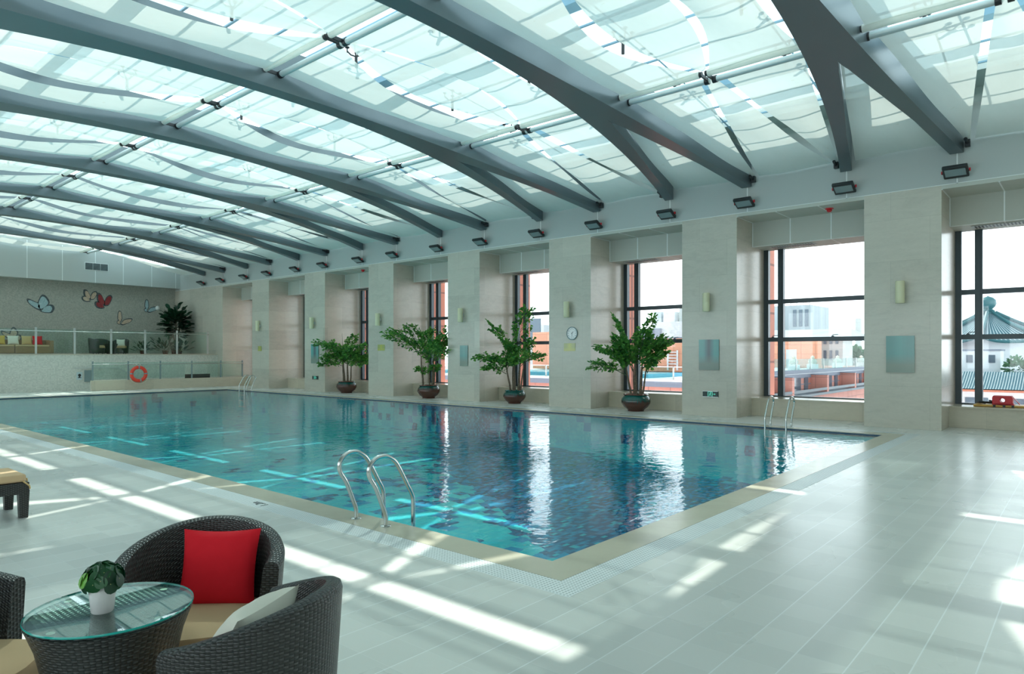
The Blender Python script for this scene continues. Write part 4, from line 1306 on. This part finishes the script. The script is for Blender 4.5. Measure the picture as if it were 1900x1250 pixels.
for k, (x, y, s, lb) in enumerate(((13.75, 36.2, .55, 'low dark leafy plant on the terrace beside the wicker chairs'), (14.7, 35.9, .8, 'feathery dark plant behind the terrace glass, left of the tall plant'), (15.3, 35.7, .75, 'leafy green plant behind the terrace glass, below the tall plant'))):
    t = thing('terrace_plant', lb, 'plant', (x, y, 1.6))
    MB().lathe([(0, 0), (.12, 0), (.16, .18), (0, .17)], (0, 0, 0), 16).build('pot', M['glaze2'], t, smooth=True)
    lf = MB()
    for q_ in range(60):
        d = Vector((rnd.gauss(0, 1), rnd.gauss(0, 1), abs(rnd.gauss(0, 1)))).normalized()
        oval(lf, Vector((0, 0, .15)) + d * s * rnd.uniform(.25, .9), d + Vector((0, 0, .2)), Vector((rnd.uniform(-.5, .5), rnd.uniform(-.5, .5), 1)), .22 * s / .6, .07 * s / .6)
    lf.build('foliage', M['rubber'], t, smooth=True, recalc=False)

# ------------------------------------------------------------ rescue board with a red head block on the first bench
t = thing('rescue_board', 'long yellow wooden rescue board lying on the bench of the nearest window', 'board', (17.95, 1.0, .467))
MB().box(-.22, -.9, 0, .22, 1.0, .045).build('board', M['wood'], t, bevel=.02)
s_ = MB()
for y in (.62, .45, .3):
    s_.box(-.225, y - .022, -.001, .225, y + .022, .05)
s_.build('strap', M['blackp'], t)
o = MB(); 
def ring_poly(cx_, cy_, r, n): return [(cx_ + r * math.cos(2 * PI * i / n), cy_ + r * math.sin(2 * PI * i / n)) for i in range(n)]
t = thing('head_immobiliser', 'red head block with a round hole standing on the rescue board', 'rescue gear', (17.82, 1.48, .517))
def frame_hole(b, w, h, r, th, x):
    n = 24; inner = ring_poly(0, h * .5, r, n)
    outer = []
    for (u, v) in inner:
        du, dv = u, v - h * .5
        k = min((w / 2) / max(abs(du), 1e-6), (h / 2) / max(abs(dv), 1e-6))
        outer.append((du * k, h * .5 + dv * k))
    vs = []
    for xx in (x, x + th):
        vs += [(xx, u, v) for u, v in outer] + [(xx, u, v) for u, v in inner]
    fs = []
    N2 = 2 * n
    for i in range(n):
        j_ = (i + 1) % n
        fs += [(i, j_, n + j_, n + i), (N2 + i, N2 + n + i, N2 + n + j_, N2 + j_), (i, N2 + i, N2 + j_, j_), (n + i, n + j_, N2 + n + j_, N2 + n + i)]
    b.add(vs, fs)
b = MB(); frame_hole(b, .36, .19, .045, .10, -.1); frame_hole(b, .36, .19, .045, .10, .08); b.build('side_block', M['red'], t, bevel=.012)
MB().box(-.1, -.2, -.0, .18, .18, .02).build('base_pad', M['red'], t)
sb = MB(); sb.add([(-.02, -.18, .17), (.04, -.18, .17), (.04, -.30, .02), (-.02, -.30, .02), (-.02, -.18, .155), (.04, -.18, .155), (.04, -.29, .005), (-.02, -.29, .005)], [(0, 1, 2, 3), (7, 6, 5, 4), (0, 3, 7, 4), (1, 5, 6, 2), (0, 4, 5, 1), (3, 2, 6, 7)])
sb.build('strap', M['red'], t)
for k, (y, lb) in enumerate(((.85, 'coiled black strap on the rescue board, right of the red block'), (1.80, 'small black strap end on the rescue board, left of the red block'), (.6, 'bundled black strap at the right edge of the rescue board'))):
    b = MB(); rnd = random.Random(k)
    P = [(rnd.uniform(-.12, .12), rnd.uniform(-.14, .14), .02 + rnd.uniform(0, .06)) for _ in range(9)]
    b.tube(smooth_path(P, 4), .018, 6)
    o = b.build('strap_coil', M['blackp'], smooth=True); o.location = (17.85, y, .515); tag(o, lb, 'strap')

# ------------------------------------------------------------ city outside the windows
struct(MB().box(XW + 1.2, -60, -12.2, 260, 260, -12).build('ground', M['asphalt']))
def building(name, label, x0, y0, z0, x1, y1, z1, m, cat='building'):
    t = thing(name, label, cat, ((x0 + x1) / 2, (y0 + y1) / 2, z0))
    hx, hy = (x1 - x0) / 2, (y1 - y0) / 2
    MB().box(-hx, -hy, 0, hx, hy, z1 - z0).build('wall', m, t)
    return t, (x0 + x1) / 2, (y0 + y1) / 2, z0
def part(t, name, m, x0, y0, z0, x1, y1, z1, base):
    return MB().box(x0 - base[0], y0 - base[1], z0 - base[2], x1 - base[0], y1 - base[1], z1 - base[2]).build(name, m, t)
# red terrace block: front at x=30, side at y=14.9
t, bx, by, bz = building('terrace_building', 'low red tiled terrace building across the court with a glass-edged roof terrace', 30, 14.9, -12, 64, 50, .25, M['redtile'])
B0 = (bx, by, bz)
part(t, 'ledge', M['whitewall'], 29.85, 14.8, .25, 64, 50, .35, B0)
part(t, 'band', M['concrete'], 29.92, 14.85, -.02, 64, 50, .25, B0)
part(t, 'band', M['concrete'], 29.95, 14.86, -.46, 64, 50, -.40, B0)
part(t, 'parapet', M['concrete'], 31.0, 14.75, .30, 75, 15.2, .53, B0)
part(t, 'wing', M['redtile'], 64, 14.9, -12, 75, 30, .4, B0)
for k in range(9):
    y = 15.5 + k * 2.6
    part(t, 'glass_panel', M['outglass'], 30.02, y, .35, 30.05, y + 2.5, .96, B0)
    part(t, 'post', M['steelpost'], 30.0, y - .06, .35, 30.07, y, .98, B0)
part(t, 'top_rail', M['whitewall'], 30.0, 15, .95, 30.07, 40, .99, B0)
for k in range(14):
    x = 31.5 + k * 3.0
    part(t, 'glass_panel', M['outglass'], x, 15.0, .53, x + 2.9, 15.04, 1.27, B0)
    part(t, 'post', M['steelpost'], x - .06, 14.98, .53, x, 15.06, 1.29, B0)
part(t, 'pool', M['poolblue'], 31.2, 17.5, .35, 35, 34, .56, B0)
for k in range(6):
    x = 28.2 + 7.05 * k
    if k:
        part(t, 'balcony_fin', M['redtile'], x - .3, 13.8, -.97, x + .1, 14.9, .16, B0)
        part(t, 'fin_cap', M['concrete'], x - .35, 13.75, .16, x + .15, 14.9, .21, B0)
    part(t, 'window', M['darkwin'], max(30.2, x + 2.4), 14.84, -.95, x + 4.6, 14.9, .02, B0)
    part(t, 'window', M['darkwin'], x + 5.4, 14.84, -.95, x + 6.1, 14.9, .02, B0)
    part(t, 'balcony_rail', M['darkrail'], max(30, x + .1), 13.8, -.84, x + 6.75, 13.84, -.66, B0)
part(t, 'balcony_slab', M['darkrail'], 30, 13.75, -1.12, 75, 14.9, -.97, B0)
part(t, 'lower_wall', M['redtile'], 30, 13.9, -12, 75, 14.9, -1.12, B0)
for k, x in enumerate((49.0, 53.2, 59.7, 67.2)):
    u = thing('terrace_planter', 'pale bushy planter behind the red terrace glass edge, %s from the left' % ORD[k], 'planter', (x, 16.0, .40), 0, 'planters on the red terrace')
    MB().box(-.32, -.32, 0, .32, .32, .45).build('tub', M['whitewall'], u)
    MB().lathe([(0, .40), (.22, .45), (.32, .62), (.24, .78), (.10, .84), (.15, .98), (0, 1.1)], (0, 0, 0), 10).build('shrub', M['paleshrub'], u)
t, bx, by, bz = building('terrace_tower', 'orange tiled block rising behind the terrace pool', 42, 20.2, .4, 52, 24.6, 2.66, M['orangetile'])
part(t, 'parapet', M['concrete'], 41.9, 20.1, 2.66, 52, 24.6, 2.74, (bx, by, bz))
for k in range(5):
    part(t, 'rung', M['whitewall'], 41.85, 21.3, .9 + k * .2, 41.95, 22.0, .95 + k * .2, (bx, by, bz))
for y in (21.3, 22.0):
    part(t, 'ladder_side', M['whitewall'], 41.85, y - .04, .5, 41.95, y + .04, 1.85, (bx, by, bz))
t, bx, by, bz = building('roof_block', 'pink tiled block with a door behind the terrace planters', 62, 18.25, .4, 63.2, 34, 2.72, M['orangetile'])
part(t, 'door', M['pale'], 61.95, 20.0, .4, 62.02, 20.9, 2.0, (bx, by, bz))
t, bx, by, bz = building('stone_building', 'grey stone building with tall narrow windows beyond the terrace', 80, 20.9, -12, 84, 33, 3.45, M['greystone'])
for k in range(4):
    y = 21.35 + k * .62
    part(t, 'window', M['darkwin'], 79.9, y, .9, 80.02, y + .28, 2.0, (bx, by, bz))
    part(t, 'window', M['darkwin'], 79.9, y, 2.7, 80.02, y + .28, 3.2, (bx, by, bz))
rf = MB(); rf.add([(79, 19.8, 3.45), (79, 33, 3.45), (84, 33, 4.5), (84, 21.0, 4.5), (89, 33, 3.45), (89, 19.8, 3.45)], [(0, 1, 2, 3), (3, 2, 4, 5), (0, 3, 5)])
o = rf.build('roof', M['greyroof'], t, loc=None); o.location = (-bx, -by, -bz)
t, bx, by, bz = building('penthouse_block', 'grey louvred plant room on the roof beyond the terrace', 92, 27.9, -12, 100, 36, 8.0, M['greyroof'])
for k in range(3):
    y = 28.2 + k * .75
    part(t, 'window', M['darkwin'], 91.9, y, 5.2, 92.02, y + .4, 7.4, (bx, by, bz))
b = MB()
for k in range(6): b.tube([(92.2, 28.1 + k * .8, 8.0), (92.2, 28.1 + k * .8, 8.7)], .05, 5)
b.tube([(92.2, 28, 8.65), (92.2, 32.2, 8.65)], .05, 5)
o = b.build('roof_rail', M['greyroof'], t); o.location = (-bx, -by, -bz)
t, bx, by, bz = building('pale_building', 'pale blank-walled building behind the orange block', 72, 35, -12, 90, 39.6, 5.35, M['pale'])
part(t, 'annex', M['concrete'], 71.5, 38.6, -12, 89, 43.5, 4.6, (bx, by, bz))
for k, (y0, y1, z0, z1, m_) in enumerate(((41.9, 43.0, 4.6, 7.0, 'pale'), (40.0, 41.6, 4.6, 6.9, 'whitewall'), (37.9, 39.4, 5.35, 7.4, 'greystone'), (36.0, 37.6, 5.35, 7.9, 'pale'))):
    building('rooftop_block', ('low pale', 'small white', 'grey stone', 'tall pale')[k] + ' rooftop block above the pale blank wall', 78, y0, z0, 82, y1, z1, M[m_])
t, bx, by, bz = building('glass_building', 'grey building with a domed glass roof seen left of the clock pillar', 66, 51.5, -12, 84, 62, 5.2, M['pale'])
part(t, 'glazing', M['darkwin'], 65.9, 52.0, 2.8, 66.05, 54.8, 6.0, (bx, by, bz))
b = MB(); b.grid(lambda u, v: (66 + 14 * v, 51.3 + 6 * u, 5.2 + 2.8 * math.sin(PI * .5 * v) ** .8), 8, 8, 0, 10, 1); o = b.build('roof', M['greyroof'], t); o.location = (-bx, -by, -bz)
building('orange_building', 'orange tiled block left of the clock pillar window', 44, 30, .4, 52, 35.5, 3.4, M['orangetile'])
building('far_building', 'distant pale grey building low on the skyline', 140, 33, -12, 150, 38.5, 2.4, M['pale'])
tag(MB().lathe([(0.9, 0), (.7, 22)], (0, 0, 0), 10).build('chimney', M['greystone'], loc=None), 'thin distant chimney on the skyline', 'chimney').location = (175, 42.3, -12)
for k, (x, y) in enumerate(((92, 22.3), (96, 24.4), (103, 26.6))):
    b = MB(); rnd = random.Random(k + 40)
    for q_ in range(420):
        d = Vector((rnd.gauss(0, 1), rnd.gauss(0, 1), rnd.gauss(0, 1))).normalized() * rnd.uniform(.6, 1)
        oval(b, Vector((d.x * 1.5, d.y * 1.5, 11.6 + d.z * 2.6)), d, Vector((rnd.uniform(-1, 1), rnd.uniform(-1, 1), 1)), .7, .5)
    t = thing('street_tree', 'green street tree beyond the stone building, %s from the left' % ('first', 'second', 'third')[2 - k], 'tree', (x, y, -12), 0, 'street trees beyond the terrace')
    b.build('crown', M['hedge'], t, recalc=False); MB().tube([(0, 0, 0), (0, 0, 10)], [.4, .2], 8).build('trunk', M['bark'], t)

# pavilion with an upturned glazed roof, seen through the nearest window
t = thing('pavilion', 'white pavilion with an upturned teal tiled roof and bulb finial outside the nearest window', 'building', (48, 4.69, -12))
NS = 8
def roofpt(u, v):
    """u around 0..1, v from eave 0 to top 1"""
    a = u * 2 * PI
    k = (u * NS) % 1.0
    corner = abs(k - .5) * 2           # 1 at ridge corners
    rpoly = math.cos(PI / NS) / math.cos((k - .5) * 2 * PI / NS)
    r = (4.0 * (1 - v) + .35 * v) * rpoly
    z = 2.30 + 1.66 * v ** 1.35 + .34 * corner ** 3 * (1 - v) ** 3
    return (r * math.cos(a), r * math.sin(a), 12 + z)
b = MB(); b.grid(lambda u, v: roofpt(u, v), NS * 8, 12, 0, 104, 1)
b.build('roof', M['rooftile'], t, smooth=True)
for k in range(NS):
    P = [tuple(Vector(roofpt(k / NS, v / 10)) + Vector((0, 0, .06))) for v in range(11)]
    MB().tube(P, .10, 6).build('ridge', M['tealroof'], t, smooth=True)
b = MB(); P = [tuple(Vector(roofpt(i / 64, 0)) + Vector((0, 0, -.05))) for i in range(65)]; b.tube(P, .09, 6)
b.build('eave', M['tealroof'], t)
MB().lathe([(.42, 15.86), (.30, 16.06), (.36, 16.11), (.22, 16.21), (.34, 16.33), (.42, 16.5), (.40, 16.72), (.24, 16.88), (.05, 16.95), (0, 17.0)], (0, 0, 0), 16).build('finial', M['tealroof'], t, smooth=True)
MB().lathe([(3.3, 0), (3.3, 14.5)], (0, 0, 0), 8).build('wall', M['whitewall'], t)
t, bx, by, bz = building('white_house', 'white house with small dark windows below the pavilion roof', 42.6, 3.64, -12, 44.4, 9.0, 1.80, M['whitewall'])
for y in (4.95, 3.99):
    part(t, 'window', M['darkwin'], 42.55, y - .14, 1.15, 42.62, y + .14, 1.55, (bx, by, bz))
part(t, 'coping', M['concrete'], 42.5, 3.58, 1.76, 44.4, 9.0, 1.84, (bx, by, bz))
t, bx, by, bz = building('courtyard_house', 'low courtyard house with a teal tiled roof outside the nearest window', 38.5, -12, -12, 41.6, 8.0, -.08, M['whitewall'])
b = MB(); b.grid(lambda u, v: (38.0 + 2.0 * v, -12 + 20 * u, -.02 + .76 * v ** 1.2), 2, 6, 0, 190, 1)
b.grid(lambda u, v: (42.0 - 2.0 * v, -12 + 20 * u, -.02 + .76 * v ** 1.2), 2, 6, 0, 190, 1)
o = b.build('roof', M['rooftile'], t, smooth=True); o.location = (-bx, -by, -bz)
part(t, 'eave', M['terracotta'], 38.05, -12, -.16, 38.5, 8.0, -.06, (bx, by, bz))
for y in (4.2, 2.6, .9):
    part(t, 'window', M['darkwin'], 38.45, y - .45, -1.3, 38.52, y + .45, -.45, (bx, by, bz))
for k, (x, y) in enumerate(((42.2, 2.95), (42.6, 1.85), (42.3, .75))):
    b = MB(); rnd = random.Random(k + 80)
    for q_ in range(420):
        d = Vector((rnd.gauss(0, 1), rnd.gauss(0, 1), rnd.gauss(0, 1))).normalized() * rnd.uniform(.6, 1)
        oval(b, Vector((d.x * .5, d.y * .5, 12.7 + d.z * .7)), d, Vector((rnd.uniform(-1, 1), rnd.uniform(-1, 1), 1)), .2, .13)
    t = thing('garden_tree', 'leafy garden tree beside the white house, %s from it' % ORD[k], 'tree', (x, y, -12), 0, 'garden trees by the pavilion')
    b.build('crown', M['hedge'], t, recalc=False); MB().tube([(0, 0, 0), (0, 0, 12.2)], [.2, .08], 8).build('trunk', M['bark'], t)
